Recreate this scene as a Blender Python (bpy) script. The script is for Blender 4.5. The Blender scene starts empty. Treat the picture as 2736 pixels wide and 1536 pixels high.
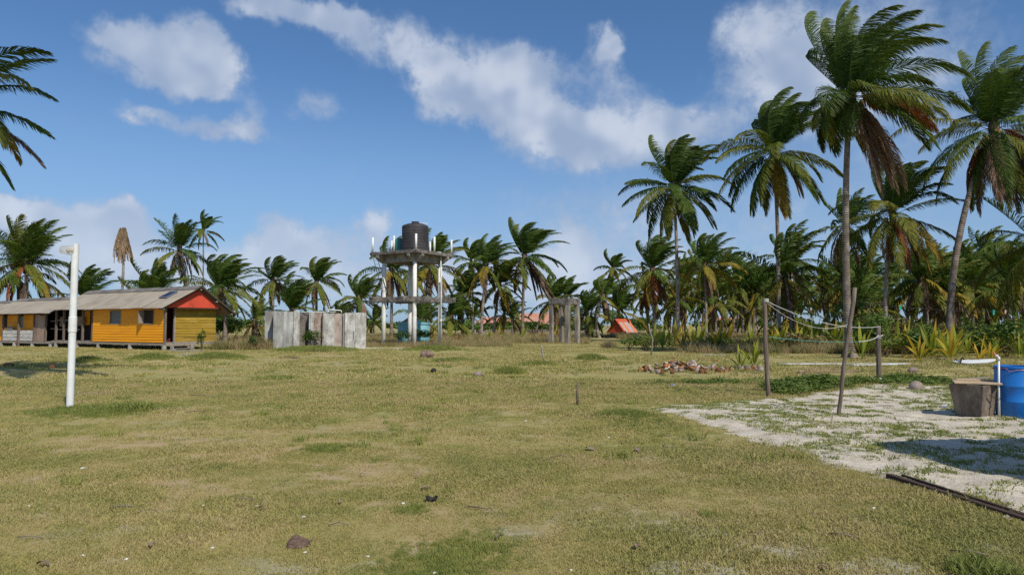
import bpy, bmesh, math, random
import numpy as np
from math import sin, cos, pi, radians as R
from mathutils import Vector, Matrix

S = bpy.context.scene
COL = S.collection

# ------------------------------------------------------------------ camera
cd = bpy.data.cameras.new('camera'); cam = bpy.data.objects.new('camera', cd); COL.objects.link(cam)
cd.sensor_width = 36; cd.lens = 24; cd.clip_end = 6000; cd.clip_start = .05
cam.location = (0, 0, 1.6); cam.rotation_euler = (R(90 + 3.14), 0, 0)
S.camera = cam

# ------------------------------------------------------------------ light
SUN_AZ, SUN_EL = R(146.0), R(47.0)          # clockwise from +Y
sd = bpy.data.lights.new('sun', 'SUN'); sd.energy = 4.2; sd.angle = R(.53); sd.color = (1, .945, .86)
sun = bpy.data.objects.new('sun', sd); COL.objects.link(sun)
_sv = Vector((sin(SUN_AZ) * cos(SUN_EL), cos(SUN_AZ) * cos(SUN_EL), sin(SUN_EL)))
sun.rotation_euler = _sv.to_track_quat('Z', 'Y').to_euler()
sun.location = (20, -30, 40)
vs = S.view_settings; vs.view_transform = 'Standard'; vs.look = 'None'; vs.exposure = 0; vs.gamma = 1; vs.use_curve_mapping = False
S.cycles.max_bounces = 6; S.cycles.transparent_max_bounces = 8; S.cycles.use_denoising = False
S.cycles.sample_clamp_indirect = 6

# clouds: azimuth deg, elevation deg, half width, half height, weight
CLOUDS = [(-27.3,19.4,5.6,1.8,1),(-24.0,19.9,1.9,1.9,.9),(-30.2,20.3,2.8,1.1,.6),(-25.6,21.6,2.2,1.2,.55),(-26.0,18.0,2.6,1.1,.8),
 (-17.5,24.0,5.0,1.2,.95),(-14.3,23.4,3.4,1.3,.9),(-21.3,24.2,2.6,.9,.6),(-11.8,22.0,2.6,1.3,.6),
 (-9.1,23.2,1.5,1.6,.6),(-7.7,21.7,2.4,1.9,.7),(-5.4,20.6,3.0,2.7,.9),(-3.7,18.8,4.0,1.9,.8),
 (.7,21.3,3.4,1.8,1),(.4,19.2,4.1,2.2,.95),(1.4,17.0,4.0,1.9,.75),(4.5,16.2,4.7,1.9,.8),(9.1,15.9,5.6,2.0,1),(11.8,16.9,2.0,1.3,.9),
 (15.3,15.4,3.0,1.6,.75),(7.1,14.4,7.5,1.5,.65),(7.6,22.9,1.7,1.2,.7),(8.6,22.2,1.3,1.6,.75),(6.8,20.3,2.5,1.3,.55),(9.8,19.2,2.3,1.0,.5),
 (19.1,22.8,2.3,1.6,.6),(21.4,18.8,4.8,4.4,.58),(26,20.5,8,5,.56),(31,15,10,8,.5),(-29.0,15.4,1.7,.7,.6),(-25.5,15.2,4.4,.8,.65),(-21.0,16.6,1.6,1.4,.6),
 (-16.1,17.4,2.6,1.4,.62),(-33.5,14,1.6,1.2,.3),(-37,24,3,1,.4),(-14,12.6,2.5,.8,.3),(-21.6,15.0,3.6,.8,.55),(-15.5,14.3,4,.6,.25),(-36.2,7.9,1.6,.8,.9),(-32.5,7.2,4.6,1.5,.95),(-29.6,7.8,1.5,1.1,.8),(-34.8,5.4,5.5,2.2,.7),
 (-28.0,4.6,7.5,2.4,.6),(-19.2,7.7,1.7,1.3,.65),(-19.6,5.9,1.4,.9,.9),(-17.6,6.6,2.6,1.5,.6),(-11.0,8.3,1.6,1.6,1),(-14.5,7.0,2.5,2.2,.5),(5.1,6.5,1.5,2.0,.9),
 (-9.0,4.6,12,2.8,.62),(8,10.2,13,2.4,.46),(15,5,14,4.5,.55),(4,3.5,10,3.4,.55),(-22,3,9,2.6,.55)]

def build_world():
    w = bpy.data.worlds.new('World'); S.world = w; w.use_nodes = True
    nt = w.node_tree; N = nt.nodes; L = nt.links; N.clear()
    def m(op, a, b=None, c=None, clamp=False):
        n = N.new('ShaderNodeMath'); n.operation = op; n.use_clamp = clamp
        for i, v in enumerate((a, b, c)):
            if v is None: continue
            if isinstance(v, (int, float)): n.inputs[i].default_value = v
            else: L.new(v, n.inputs[i])
        return n.outputs[0]
    def vm(op, a, b):
        n = N.new('ShaderNodeVectorMath'); n.operation = op
        for i, v in enumerate((a, b)):
            if isinstance(v, tuple): n.inputs[i].default_value = v
            elif v is not None: L.new(v, n.inputs[i])
        return n.outputs['Value'] if op == 'LENGTH' else n.outputs['Vector']
    def noise(vec, scale, detail, rough=.55, col=False):
        n = N.new('ShaderNodeTexNoise'); n.inputs['Scale'].default_value = scale; n.inputs['Detail'].default_value = detail
        n.inputs['Roughness'].default_value = rough; L.new(vec, n.inputs['Vector'])
        return n.outputs['Color'] if col else n.outputs['Fac']
    def mr(v, a, b, c, d, smooth=True):
        n = N.new('ShaderNodeMapRange'); n.interpolation_type = 'SMOOTHSTEP' if smooth else 'LINEAR'; n.clamp = True
        L.new(v, n.inputs[0])
        for i, x in enumerate((a, b, c, d)): n.inputs[i + 1].default_value = x
        return n.outputs[0]
    def mix(f, a, b, mode='MIX'):
        n = N.new('ShaderNodeMix'); n.data_type = 'RGBA'; n.blend_type = mode
        for i, v in ((0, f), (6, a), (7, b)):
            if isinstance(v, tuple): n.inputs[i].default_value = v
            elif isinstance(v, (int, float)): n.inputs[i].default_value = v
            else: L.new(v, n.inputs[i])
        return n.outputs[2]
    tc = N.new('ShaderNodeTexCoord')
    sep = N.new('ShaderNodeSeparateXYZ'); L.new(tc.outputs['Generated'], sep.inputs[0])
    az = m('MULTIPLY', m('ARCTAN2', sep.outputs[0], sep.outputs[1]), 180 / pi)
    el = m('MULTIPLY', m('ARCSINE', sep.outputs[2]), 180 / pi)
    cmb = N.new('ShaderNodeCombineXYZ'); L.new(az, cmb.inputs[0]); L.new(el, cmb.inputs[1])
    P = cmb.outputs[0]
    w1 = vm('MULTIPLY', vm('SUBTRACT', noise(P, .22, 2, .5, True), (.5, .5, .5)), (3.2, 2.4, 0))
    w2 = vm('MULTIPLY', vm('SUBTRACT', noise(P, .85, 5, .55, True), (.5, .5, .5)), (2.3, 1.7, 0))
    Q = vm('ADD', vm('ADD', P, w1), w2)
    acc = None
    for a, e, ra, re, wt in CLOUDS:
        sx, sy = 1 / (ra * 1.65), 1 / (re * 1.85)
        n = N.new('ShaderNodeVectorMath'); n.operation = 'MULTIPLY_ADD'; L.new(Q, n.inputs[0]); n.inputs[1].default_value = (sx, sy, 0); n.inputs[2].default_value = (-a*sx, -e*sy, 0)
        ln = vm('LENGTH', n.outputs[0], None)
        f = mr(ln, 0, 1, wt, 0)
        acc = f if acc is None else m('ADD', acc, f)
    # the same scattered cumulus carries on round the rest of the sky
    away = m('MAXIMUM', mr(m('ABSOLUTE', az), 36, 50, 0, 1), mr(el, 25, 34, 0, 1))
    Pd = vm('MULTIPLY', tc.outputs['Generated'], (1, 1, 2.2))
    acc = m('ADD', acc, m('MULTIPLY', away, mr(noise(Pd, 3.2, 3, .5), .50, .66, 0, 1.1)))
    fb = noise(P, .42, 4, .52)
    fb2 = noise(P, .16, 3, .5)
    fld = m('MULTIPLY', acc, m('MULTIPLY_ADD', fb, 1.1, .46))
    fld = m('ADD', fld, m('MULTIPLY', m('SUBTRACT', fb2, .5), .35))
    fine = noise(P, 1.25, 5, .6)
    fld = m('ADD', fld, m('MULTIPLY', m('MULTIPLY', m('SUBTRACT', fine, .5), 1.0), m('MINIMUM', acc, 1)))
    dens = mr(fld, .17, 1.0, 0, .86)
    # thin haze toward the horizon
    # self shading of the clouds: brighter on the upper, sunward side
    Pu = vm('ADD', P, (1.3, 1.6, 0)); fl = noise(P, .19, 2, .45)
    lit = m('SUBTRACT', fl, noise(Pu, .19, 2, .45))
    lit = mr(lit, -.16, .22, 0, 1)
    core = mr(fld, .45, 1.35, 0, 1)
    lit = m('MULTIPLY', lit, m('MULTIPLY_ADD', core, .7, .3))
    ccol = mix(lit, (3.45, 4.35, 6.0, 1), (6.3, 6.85, 7.9, 1))
    low = mr(el, 4, 12, 1, 0)
    ccol = mix(m('MULTIPLY', low, .5), ccol, (6.0, 6.8, 8.1, 1))
    sky = N.new('ShaderNodeTexSky'); sky.sky_type = 'NISHITA'; sky.sun_disc = False
    sky.sun_elevation = SUN_EL; sky.sun_rotation = SUN_AZ; sky.altitude = 0; sky.air_density = 1.0; sky.dust_density = .6; sky.ozone_density = 2.2
    tint = mix(mr(el, 0, 16, 0, 1), (.50, .75, 1.02, 1), (.66, .92, 1.15, 1))
    skyc = mix(1.0, sky.outputs[0], tint, 'MULTIPLY')
    skyc = mix(mr(el, -1, 21, .60, .0), skyc, (3.65, 5.1, 7.3, 1))
    out = mix(dens, skyc, ccol)
    bg = N.new('ShaderNodeBackground'); L.new(out, bg.inputs[0]); bg.inputs[1].default_value = .1
    w.cycles.sampling_method = 'MANUAL'; w.cycles.sample_map_resolution = 256
    o = N.new('ShaderNodeOutputWorld'); L.new(bg.outputs[0], o.inputs[0])
build_world()

# ------------------------------------------------------------------ helpers
rng = np.random.default_rng(7); random.seed(7)

def tag(o, label=None, cat=None, group=None, kind=None):
    if label: o['label'] = label
    if cat: o['category'] = cat
    if group: o['group'] = group
    if kind: o['kind'] = kind
    return o

def empty(name, loc=(0, 0, 0), rz=0, label=None, cat=None, group=None):
    o = bpy.data.objects.new(name, None); COL.objects.link(o); o.location = loc; o.rotation_euler = (0, 0, rz)
    o.empty_display_size = .1
    return tag(o, label, cat, group)

def link_mesh(name, me, parent=None):
    o = bpy.data.objects.new(name, me); COL.objects.link(o)
    if parent is not None: o.parent = parent
    return o

def from_arrays(name, V, F, mat, parent=None, smooth=False, attr=None, bevel=0):
    me = bpy.data.meshes.new(name); me.from_pydata([tuple(v) for v in V], [], F)
    if mat: me.materials.append(mat)
    if smooth:
        for p in me.polygons: p.use_smooth = True
    if attr is not None:
        a = me.attributes.new('tip', 'FLOAT', 'POINT'); a.data.foreach_set('value', np.asarray(attr, np.float32))
    o = link_mesh(name, me, parent)
    if bevel:
        b = o.modifiers.new('edge', 'BEVEL'); b.width = bevel; b.segments = 2; b.limit_method = 'ANGLE'
    return o

class MB:
    def __init__(s): s.V = []; s.F = []
    def add(s, V, F):
        n = len(s.V); s.V += [tuple(v) for v in V]; s.F += [tuple(i + n for i in f) for f in F]; return s
    def box(s, x0, x1, y0, y1, z0, z1, mat=None):
        V = [(x0,y0,z0),(x1,y0,z0),(x1,y1,z0),(x0,y1,z0),(x0,y0,z1),(x1,y0,z1),(x1,y1,z1),(x0,y1,z1)]
        if mat: V = [mat @ Vector(v) for v in V]
        return s.add(V, [(3,2,1,0),(4,5,6,7),(0,1,5,4),(1,2,6,5),(2,3,7,6),(3,0,4,7)])
    def beam(s, p, q, w, h):
        p = Vector(p); q = Vector(q); d = (q - p).normalized(); side = d.cross(Vector((0,0,1)))
        side = side.normalized() if side.length > 1e-4 else Vector((1,0,0)); up = side.cross(d)
        V = [a + side*sx*w/2 + up*sz*h/2 for a in (p, q) for sx, sz in ((-1,-1),(1,-1),(1,1),(-1,1))]
        return s.add(V, [(0,1,2,3),(7,6,5,4),(0,4,5,1),(1,5,6,2),(2,6,7,3),(3,7,4,0)])
    def tube(s, pts, rad, n=10, cap=True):
        pts = [Vector(p) for p in pts]; rad = rad if hasattr(rad, '__len__') else [rad]*len(pts)
        V = []; ref = Vector((1,0,0))
        for i, p in enumerate(pts):
            t = (pts[min(i+1,len(pts)-1)] - pts[max(i-1,0)]).normalized()
            if abs(t.dot(ref)) > .9: ref = Vector((0,1,0))
            u = t.cross(ref).normalized(); v = t.cross(u); ref = v.cross(t) if abs(t.dot(ref)) > .8 else ref
            V += [p + (u*cos(2*pi*k/n) + v*sin(2*pi*k/n))*rad[i] for k in range(n)]
        F = [(i*n+k, i*n+(k+1)%n, (i+1)*n+(k+1)%n, (i+1)*n+k) for i in range(len(pts)-1) for k in range(n)]
        if cap: F += [tuple(range(n-1,-1,-1)), tuple((len(pts)-1)*n+k for k in range(n))]
        return s.add(V, F)
    def lathe(s, prof, n=24, c=(0,0,0)):
        V = [(c[0]+r*cos(2*pi*k/n), c[1]+r*sin(2*pi*k/n), c[2]+z) for r, z in prof for k in range(n)]
        F = [(i*n+k, i*n+(k+1)%n, (i+1)*n+(k+1)%n, (i+1)*n+k) for i in range(len(prof)-1) for k in range(n)]
        if prof[0][0] > 1e-3: F.append(tuple(range(n-1,-1,-1)))
        if prof[-1][0] > 1e-3: F.append(tuple((len(prof)-1)*n+k for k in range(n)))
        return s.add(V, F)
    def build(s, name, mat, parent=None, smooth=False, bevel=0):
        return from_arrays(name, s.V, s.F, mat, parent, smooth, None, bevel)

def smooth_by_angle(o, deg=40):
    me = o.data
    for p in me.polygons: p.use_smooth = True
    bm = bmesh.new(); bm.from_mesh(me)
    for e in bm.edges:
        if len(e.link_faces) == 2 and e.calc_face_angle(0) > R(deg): e.smooth = False
    bm.to_mesh(me); bm.free(); return o

# value noise for scattering
_tab = np.random.default_rng(3).random((256, 256))
def vnoise(x, y):
    x = np.asarray(x, float); y = np.asarray(y, float)
    xi = np.floor(x).astype(int); yi = np.floor(y).astype(int); fx = x - xi; fy = y - yi
    fx = fx*fx*(3-2*fx); fy = fy*fy*(3-2*fy)
    g = lambda a, b: _tab[a & 255, b & 255]
    return (g(xi,yi)*(1-fx)+g(xi+1,yi)*fx)*(1-fy) + (g(xi,yi+1)*(1-fx)+g(xi+1,yi+1)*fx)*fy
def fbm(x, y, o=4):
    s = 0; a = .5; t = 0
    for i in range(o): s = s + a*vnoise(x*2**i+17*i, y*2**i+5*i); t += a; a *= .5
    return s/t

MOUNDS = [(-.1,22.3,.55,.14),(-15.9,30.3,1.0,.22),(-13.6,31.6,1.5,.22),(-17.8,28.8,.7,.14),(1.95,12.0,.6,.07),(3.5,30.3,.7,.16),(-7.6,12.6,1.3,.05),
          (-12.5,43.2,2.6,.16),(-4.9,43.5,1.6,.18),(3.2,38,1.6,.10),(-2.6,29.5,1.5,.06),(8.6,17.7,1.6,.12),(1.0,26.5,1.0,.08)]
def gz(x, y):
    x = np.asarray(x, float); y = np.asarray(y, float)
    z = (fbm(x*.55, y*.55, 4) - .5)*.085 + (fbm(x*.09+9, y*.09, 2) - .5)*.12
    for mx, my, r, h in MOUNDS: z = z + h*np.exp(-((x-mx)**2+(y-my)**2)/(r*r))
    return z*np.clip((90 - y)/30, 0, 1)
def g1(x, y): return float(gz(x, y))

# ------------------------------------------------------------------ materials
def mat_new(name):
    m = bpy.data.materials.new(name); m.use_nodes = True; nt = m.node_tree
    return m, nt, nt.nodes, nt.links, nt.nodes['Principled BSDF']

def mk(name, cols, scale=3, rough=.8, bump=0, bscale=30, detail=5, stretch=(1,1,1), coords='Object', spec=.3, metal=0, rnd=0, contrast=.22, dirt=None, dscale=1.2, bstretch=None):
    """procedural noise-mixed paint / wood / stone"""
    m, nt, N, L, B = mat_new(name)
    B.inputs['Roughness'].default_value = rough; B.inputs['Specular IOR Level'].default_value = spec; B.inputs['Metallic'].default_value = metal
    tc = N.new('ShaderNodeTexCoord'); mp = N.new('ShaderNodeMapping'); L.new(tc.outputs[coords], mp.inputs[0]); mp.inputs['Scale'].default_value = stretch
    nz = N.new('ShaderNodeTexNoise'); nz.inputs['Scale'].default_value = scale; nz.inputs['Detail'].default_value = detail; nz.inputs['Roughness'].default_value = .62
    L.new(mp.outputs[0], nz.inputs['Vector'])
    if rnd:
        oi = N.new('ShaderNodeObjectInfo'); ad = N.new('ShaderNodeVectorMath'); ad.operation = 'MULTIPLY_ADD'
        L.new(oi.outputs['Random'], ad.inputs[0]); ad.inputs[1].default_value = (37, 21, 53); L.new(mp.outputs[0], ad.inputs[2]); L.new(ad.outputs[0], nz.inputs['Vector'])
    rp = N.new('ShaderNodeValToRGB'); L.new(nz.outputs['Fac'], rp.inputs[0])
    k = len(cols); e = rp.color_ramp.elements
    while len(e) < k: e.new(.5)
    for i, c in enumerate(cols):
        e[i].position = .5 - contrast + 2*contrast*i/max(k-1, 1); e[i].color = (*c, 1)
    c = rp.outputs[0]
    if dirt:
        n2 = N.new('ShaderNodeTexNoise'); n2.inputs['Scale'].default_value = dscale; n2.inputs['Detail'].default_value = 7; n2.inputs['Roughness'].default_value = .7; L.new(mp.outputs[0], n2.inputs['Vector'])
        r2 = N.new('ShaderNodeMapRange'); L.new(n2.outputs['Fac'], r2.inputs[0]); r2.inputs[1].default_value = .5; r2.inputs[2].default_value = .66; r2.inputs[4].default_value = .85
        mx = N.new('ShaderNodeMix'); mx.data_type = 'RGBA'; L.new(r2.outputs[0], mx.inputs[0]); L.new(c, mx.inputs[6]); mx.inputs[7].default_value = (*dirt, 1); c = mx.outputs[2]
    if rnd:
        hs = N.new('ShaderNodeHueSaturation'); ma = N.new('ShaderNodeMath'); ma.operation = 'MULTIPLY_ADD'
        L.new(oi.outputs['Random'], ma.inputs[0]); ma.inputs[1].default_value = 2*rnd; ma.inputs[2].default_value = 1-rnd
        L.new(ma.outputs[0], hs.inputs['Value']); L.new(c, hs.inputs['Color']); c = hs.outputs[0]
    L.new(c, B.inputs['Base Color'])
    if bump:
        n3 = N.new('ShaderNodeTexNoise'); n3.inputs['Scale'].default_value = bscale; n3.inputs['Detail'].default_value = 6
        mp3 = N.new('ShaderNodeMapping'); L.new(tc.outputs[coords], mp3.inputs[0]); mp3.inputs['Scale'].default_value = bstretch or stretch
        L.new(mp3.outputs[0], n3.inputs['Vector'])
        bp = N.new('ShaderNodeBump'); bp.inputs['Strength'].default_value = min(bump, 1); bp.inputs['Distance'].default_value = .02*max(1, bump); L.new(n3.outputs['Fac'], bp.inputs['Height']); L.new(bp.outputs[0], B.inputs['Normal'])
    return m

def leaf_mat(name, c1, c2, tipc, tipamt=.6, trans=.28, rough=.55, scale=1.2, spec=.18):
    m, nt, N, L, B = mat_new(name)
    B.inputs['Roughness'].default_value = rough; B.inputs['Specular IOR Level'].default_value = spec
    geo = N.new('ShaderNodeNewGeometry')
    nz = N.new('ShaderNodeTexNoise'); nz.inputs['Scale'].default_value = scale; nz.inputs['Detail'].default_value = 3; L.new(geo.outputs['Position'], nz.inputs['Vector'])
    oi = N.new('ShaderNodeObjectInfo')
    a = N.new('ShaderNodeMath'); a.operation = 'MULTIPLY_ADD'; L.new(oi.outputs['Random'], a.inputs[0]); a.inputs[1].default_value = .7; L.new(nz.outputs['Fac'], a.inputs[2])
    r = N.new('ShaderNodeMapRange'); L.new(a.outputs[0], r.inputs[0]); r.inputs[1].default_value = .45; r.inputs[2].default_value = 1.25
    mx = N.new('ShaderNodeMix'); mx.data_type = 'RGBA'; L.new(r.outputs[0], mx.inputs[0]); mx.inputs[6].default_value = (*c1, 1); mx.inputs[7].default_value = (*c2, 1)
    at = N.new('ShaderNodeAttribute'); at.attribute_name = 'tip'
    pw = N.new('ShaderNodeMath'); pw.operation = 'POWER'; L.new(at.outputs['Fac'], pw.inputs[0]); pw.inputs[1].default_value = 2.2
    ml = N.new('ShaderNodeMath'); ml.operation = 'MULTIPLY'; L.new(pw.outputs[0], ml.inputs[0]); ml.inputs[1].default_value = tipamt
    m2 = N.new('ShaderNodeMix'); m2.data_type = 'RGBA'; L.new(ml.outputs[0], m2.inputs[0]); L.new(mx.outputs[2], m2.inputs[6]); m2.inputs[7].default_value = (*tipc, 1)
    L.new(m2.outputs[2], B.inputs['Base Color'])
    tr = N.new('ShaderNodeBsdfTranslucent')
    br = N.new('ShaderNodeMix'); br.data_type = 'RGBA'; br.blend_type = 'MULTIPLY'; br.inputs[0].default_value = 1; L.new(m2.outputs[2], br.inputs[6]); br.inputs[7].default_value = (1.25, 1.2, .6, 1); L.new(br.outputs[2], tr.inputs[0])
    ms = N.new('ShaderNodeMixShader'); ms.inputs[0].default_value = trans; L.new(B.outputs[0], ms.inputs[1]); L.new(tr.outputs[0], ms.inputs[2])
    L.new(ms.outputs[0], N['Material Output'].inputs['Surface'])
    return m

M = {}
M['frond_green'] = leaf_mat('frond_green', (.030,.070,.011), (.085,.14,.020), (.20,.21,.035), .4)
M['frond_olive'] = leaf_mat('frond_olive', (.085,.125,.018), (.18,.185,.027), (.28,.25,.05), .6)
M['frond_yellow'] = leaf_mat('frond_yellow', (.22,.20,.026), (.35,.25,.034), (.34,.18,.035), .7, .30)
M['frond_rust'] = leaf_mat('frond_rust', (.22,.07,.025), (.33,.10,.03), (.16,.08,.045), .9, .25)
M['frond_dead'] = leaf_mat('frond_dead', (.13,.085,.058), (.25,.165,.115), (.30,.22,.16), .6, .12, .85, 1.2, .1)
M['frond_tan'] = leaf_mat('frond_tan', (.27,.19,.115), (.36,.265,.17), (.30,.21,.13), .6, .12, .85, 1.2, .1)
M['sapling_green'] = leaf_mat('sapling_green', (.11,.19,.025), (.25,.29,.035), (.36,.32,.05), .7, .32, .5, 2)
M['sapling_yellow'] = leaf_mat('sapling_yellow', (.26,.26,.03), (.46,.33,.03), (.52,.28,.04), .7, .35, .45, 2)
M['bush'] = leaf_mat('bush', (.045,.09,.018), (.11,.175,.034), (.18,.23,.05), .3, .25, .5, 1.4)
M['vine'] = leaf_mat('vine', (.075,.125,.026), (.16,.21,.045), (.24,.26,.06), .3, .25, .5, 1.4)
M['bush_dry'] = leaf_mat('bush_dry', (.15,.14,.045), (.26,.21,.085), (.27,.21,.1), .3, .2, .7, 1.4)
M['stem'] = mk('stem', [(.08,.06,.035),(.17,.13,.08)], 6, .9)
M['coconut_green'] = mk('coconut_green', [(.10,.10,.02),(.26,.19,.04)], 5, .6, rnd=.3)
M['coconut_grey'] = mk('coconut_grey', [(.13,.095,.07),(.27,.21,.17),(.37,.31,.265)], 9, .9, .4, 60, rnd=.25)
M['coconut_brown'] = mk('coconut_brown', [(.10,.045,.02),(.26,.115,.05)], 10, .9, .5, 60, rnd=.3)
M['husk_rust'] = mk('husk_rust', [(.16,.055,.02),(.40,.15,.06)], 10, .9, .5, 60, rnd=.25)
M['husk_brown'] = mk('husk_brown', [(.065,.04,.028),(.14,.088,.06),(.25,.175,.13)], 14, .9, .6, 70, 7, (1,4,4))
M['copra'] = mk('copra', [(.42,.36,.30),(.58,.52,.45)], 8, .8)
M['white_pipe'] = mk('white_pipe', [(.66,.66,.62),(.78,.78,.75)], 3, .38, dirt=(.58,.57,.52), dscale=1.6, spec=.4)
M['white_column'] = mk('white_column', [(.72,.70,.64),(.82,.80,.75)], 1.2, .6, 0, 30, 3, dirt=(.56,.53,.46), dscale=.9)
M['concrete'] = mk('concrete', [(.16,.145,.125),(.30,.275,.24),(.40,.375,.33)], 2.0, .9, .35, 25, 8, dirt=(.10,.09,.08), dscale=1.6)
M['concrete_dark'] = mk('concrete_dark', [(.07,.06,.052),(.17,.15,.13),(.36,.33,.28)], 3.2, .92, .4, 25, 8, dirt=(.045,.04,.036), dscale=2.2)
M['slab_grey'] = mk('slab_grey', [(.20,.195,.175),(.33,.325,.30),(.50,.49,.45)], 2.4, .9, .3, 18, 9, (1,1,.35), dirt=(.17,.15,.13), dscale=1.3, contrast=.17, rnd=.08)
M['stand_concrete'] = mk('stand_concrete', [(.15,.125,.10),(.27,.235,.195),(.40,.36,.31)], 2.6, .9, .4, 18, 9, (1,1,.35), dirt=(.12,.10,.08), dscale=1.6, contrast=.17, rnd=.08)
M['slab_white'] = mk('slab_white', [(.24,.225,.19),(.42,.405,.36),(.60,.58,.53)], 3.2, .88, .3, 18, 9, (1,1,.5), dirt=(.22,.205,.175), dscale=2.6, contrast=.16, rnd=.08)
M['slab_tan'] = mk('slab_tan', [(.25,.19,.15),(.40,.325,.27),(.48,.41,.355)], 3.0, .9, .25, 20, 9, (1,1,.5), dirt=(.15,.10,.065), dscale=2.4, contrast=.18)
M['block_dark'] = mk('block_dark', [(.15,.125,.10),(.27,.235,.20)], 3, .92, .4, 25, 8, dirt=(.07,.06,.05), dscale=2.5)
M['orange_board'] = mk('orange_board', [(.82,.315,.003),(.89,.365,.004)], 1.5, .6, .08, 14, 6, (.35,1,4), rnd=.05, dirt=(.66,.24,.01), dscale=.9)
M['mustard_board'] = mk('mustard_board', [(.25,.15,.016),(.36,.225,.022),(.45,.32,.075)], 2.2, .8, .3, 14, 8, (1,.35,4), rnd=.10, dirt=(.15,.09,.025), dscale=1.3)
M['red_sheet'] = mk('red_sheet', [(.55,.072,.035),(.66,.095,.045)], 1.2, .55, dirt=(.40,.06,.03), dscale=1)
M['roof_cement'] = mk('roof_cement', [(.235,.20,.155),(.315,.275,.22)], .9, .9, .2, 20, 8, dirt=(.20,.175,.14), dscale=.8, rnd=.04)
M['roof_cap'] = mk('roof_cap', [(.12,.11,.10),(.24,.215,.185)], 1.4, .9, .2, 20, 8, dirt=(.07,.065,.06), dscale=1.4, rnd=.12)
M['grey_wood'] = mk('grey_wood', [(.15,.12,.095),(.27,.225,.185),(.36,.31,.26)], 3, .9, .4, 20, 7, (1,6,6), rnd=.18)
M['post_wood'] = mk('post_wood', [(.075,.052,.038),(.155,.118,.09),(.24,.195,.155)], 4, .9, .5, 16, 7, (5,5,.5), rnd=.12)
M['plywood'] = mk('plywood', [(.30,.20,.15),(.40,.28,.215)], 1.6, .85, .1, 20, 6, (1,1,.4), dirt=(.2,.13,.1))
M['white_board'] = mk('white_board', [(.46,.43,.40),(.66,.64,.60)], 3, .85, .2, 20, 8, (.6,1,3), dirt=(.27,.20,.16), dscale=3.5, rnd=.08)
M['inside_shade'] = mk('inside_shade', [(.028,.02,.016),(.055,.04,.03)], 2, .9)  # near-black colour stands in for shade inside rooms and openings
M['dark_wood'] = mk('dark_wood', [(.035,.022,.016),(.085,.05,.035)], 4, .85, .4, 20, 6, (.6,4,4))
M['inner_red'] = mk('inner_red', [(.085,.02,.018),(.13,.03,.025)], 2, .8)
M['green_mesh'] = mk('green_mesh', [(.15,.155,.15),(.22,.225,.22)], 6, .7)
M['tank_black'] = mk('tank_black', [(.030,.026,.027),(.048,.043,.044)], 1.5, .55, .05, 8, spec=.35, dirt=(.075,.068,.066), dscale=1.1)
M['tank_teal'] = mk('tank_teal', [(.035,.16,.145),(.055,.21,.19)], 2, .6)
M['tank_cyan'] = mk('tank_cyan', [(.20,.47,.52),(.28,.56,.60)], 1.6, .6, .08, 10, dirt=(.14,.33,.36), dscale=1.2)
M['thatch'] = mk('thatch', [(.14,.10,.05),(.30,.21,.09)], 6, .95, .5, 30)
M['metal_dark'] = mk('metal_dark', [(.05,.045,.04),(.12,.11,.10)], 8, .7, metal=.3)
M['solar'] = mk('solar', [(.012,.018,.035),(.02,.028,.05)], 2, .35, spec=.4)
M['alu'] = mk('alu', [(.5,.5,.5),(.62,.62,.62)], 3, .4, metal=.6)
M['drum_blue'] = mk('drum_blue', [(.010,.15,.50),(.016,.19,.58)], 1.2, .36, spec=.5, dirt=(.02,.16,.44), dscale=1.6)
M['drum_dark'] = mk('drum_dark', [(.006,.05,.25),(.01,.065,.3)], 1.2, .4, spec=.5)
M['pale_wood'] = mk('pale_wood', [(.42,.29,.17),(.58,.44,.29)], 2.5, .8, .2, 20, 7, (1,7,1), rnd=.1)
M['yellow_wood'] = mk('yellow_wood', [(.40,.28,.08),(.50,.42,.18),(.45,.42,.36)], 2, .85, .2, 20, 7, (.7,7,1))
M['white_plank'] = mk('white_plank', [(.50,.50,.47),(.70,.70,.67)], 2, .8, .1, 20, 7, (.4,5,1), dirt=(.34,.32,.27))
M['red_plank'] = mk('red_plank', [(.30,.055,.035),(.42,.09,.05)], 3, .8, .2, 20, 6, (1,5,1))
M['box_concrete'] = mk('box_concrete', [(.10,.078,.058),(.20,.155,.12),(.33,.265,.205)], 4, .92, .4, 40, 8, (1,1,.5), dirt=(.07,.055,.043), dscale=3)  # base and dirt tones darkened to stand in for the left face's shade
M['rope_white'] = mk('rope_white', [(.50,.49,.46),(.62,.61,.58)], 20, .8)
M['rope_green'] = mk('rope_green', [(.06,.25,.22),(.10,.35,.3)], 20, .7)
M['rope_red'] = mk('rope_red', [(.10,.035,.035),(.35,.12,.11),(.4,.35,.33)], 30, .8)
M['rope_dark'] = mk('rope_dark', [(.03,.03,.03),(.06,.06,.06)], 20, .8)
M['peg_green'] = mk('peg_green', [(.02,.38,.24),(.03,.45,.3)], 10, .4)
M['can_blue'] = mk('can_blue', [(.03,.06,.3),(.5,.52,.6)], 24, .3, metal=.4, contrast=.05)
M['rag'] = mk('rag', [(.72,.72,.70),(.82,.82,.80)], 6, .8)
M['coral'] = mk('coral', [(.55,.53,.48),(.74,.72,.67)], 8, .9, rnd=.12)
M['char'] = mk('char', [(.012,.010,.010),(.03,.026,.024)], 8, .7)
M['rock'] = mk('rock', [(.085,.05,.038),(.19,.125,.095),(.30,.22,.18)], 7, .9, .8, 14)
M['twig'] = mk('twig', [(.10,.075,.055),(.24,.19,.15)], 10, .9, rnd=.3)
M['brown_leaf'] = mk('brown_leaf', [(.15,.10,.075),(.28,.205,.165)], 10, .85, rnd=.25)
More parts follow.
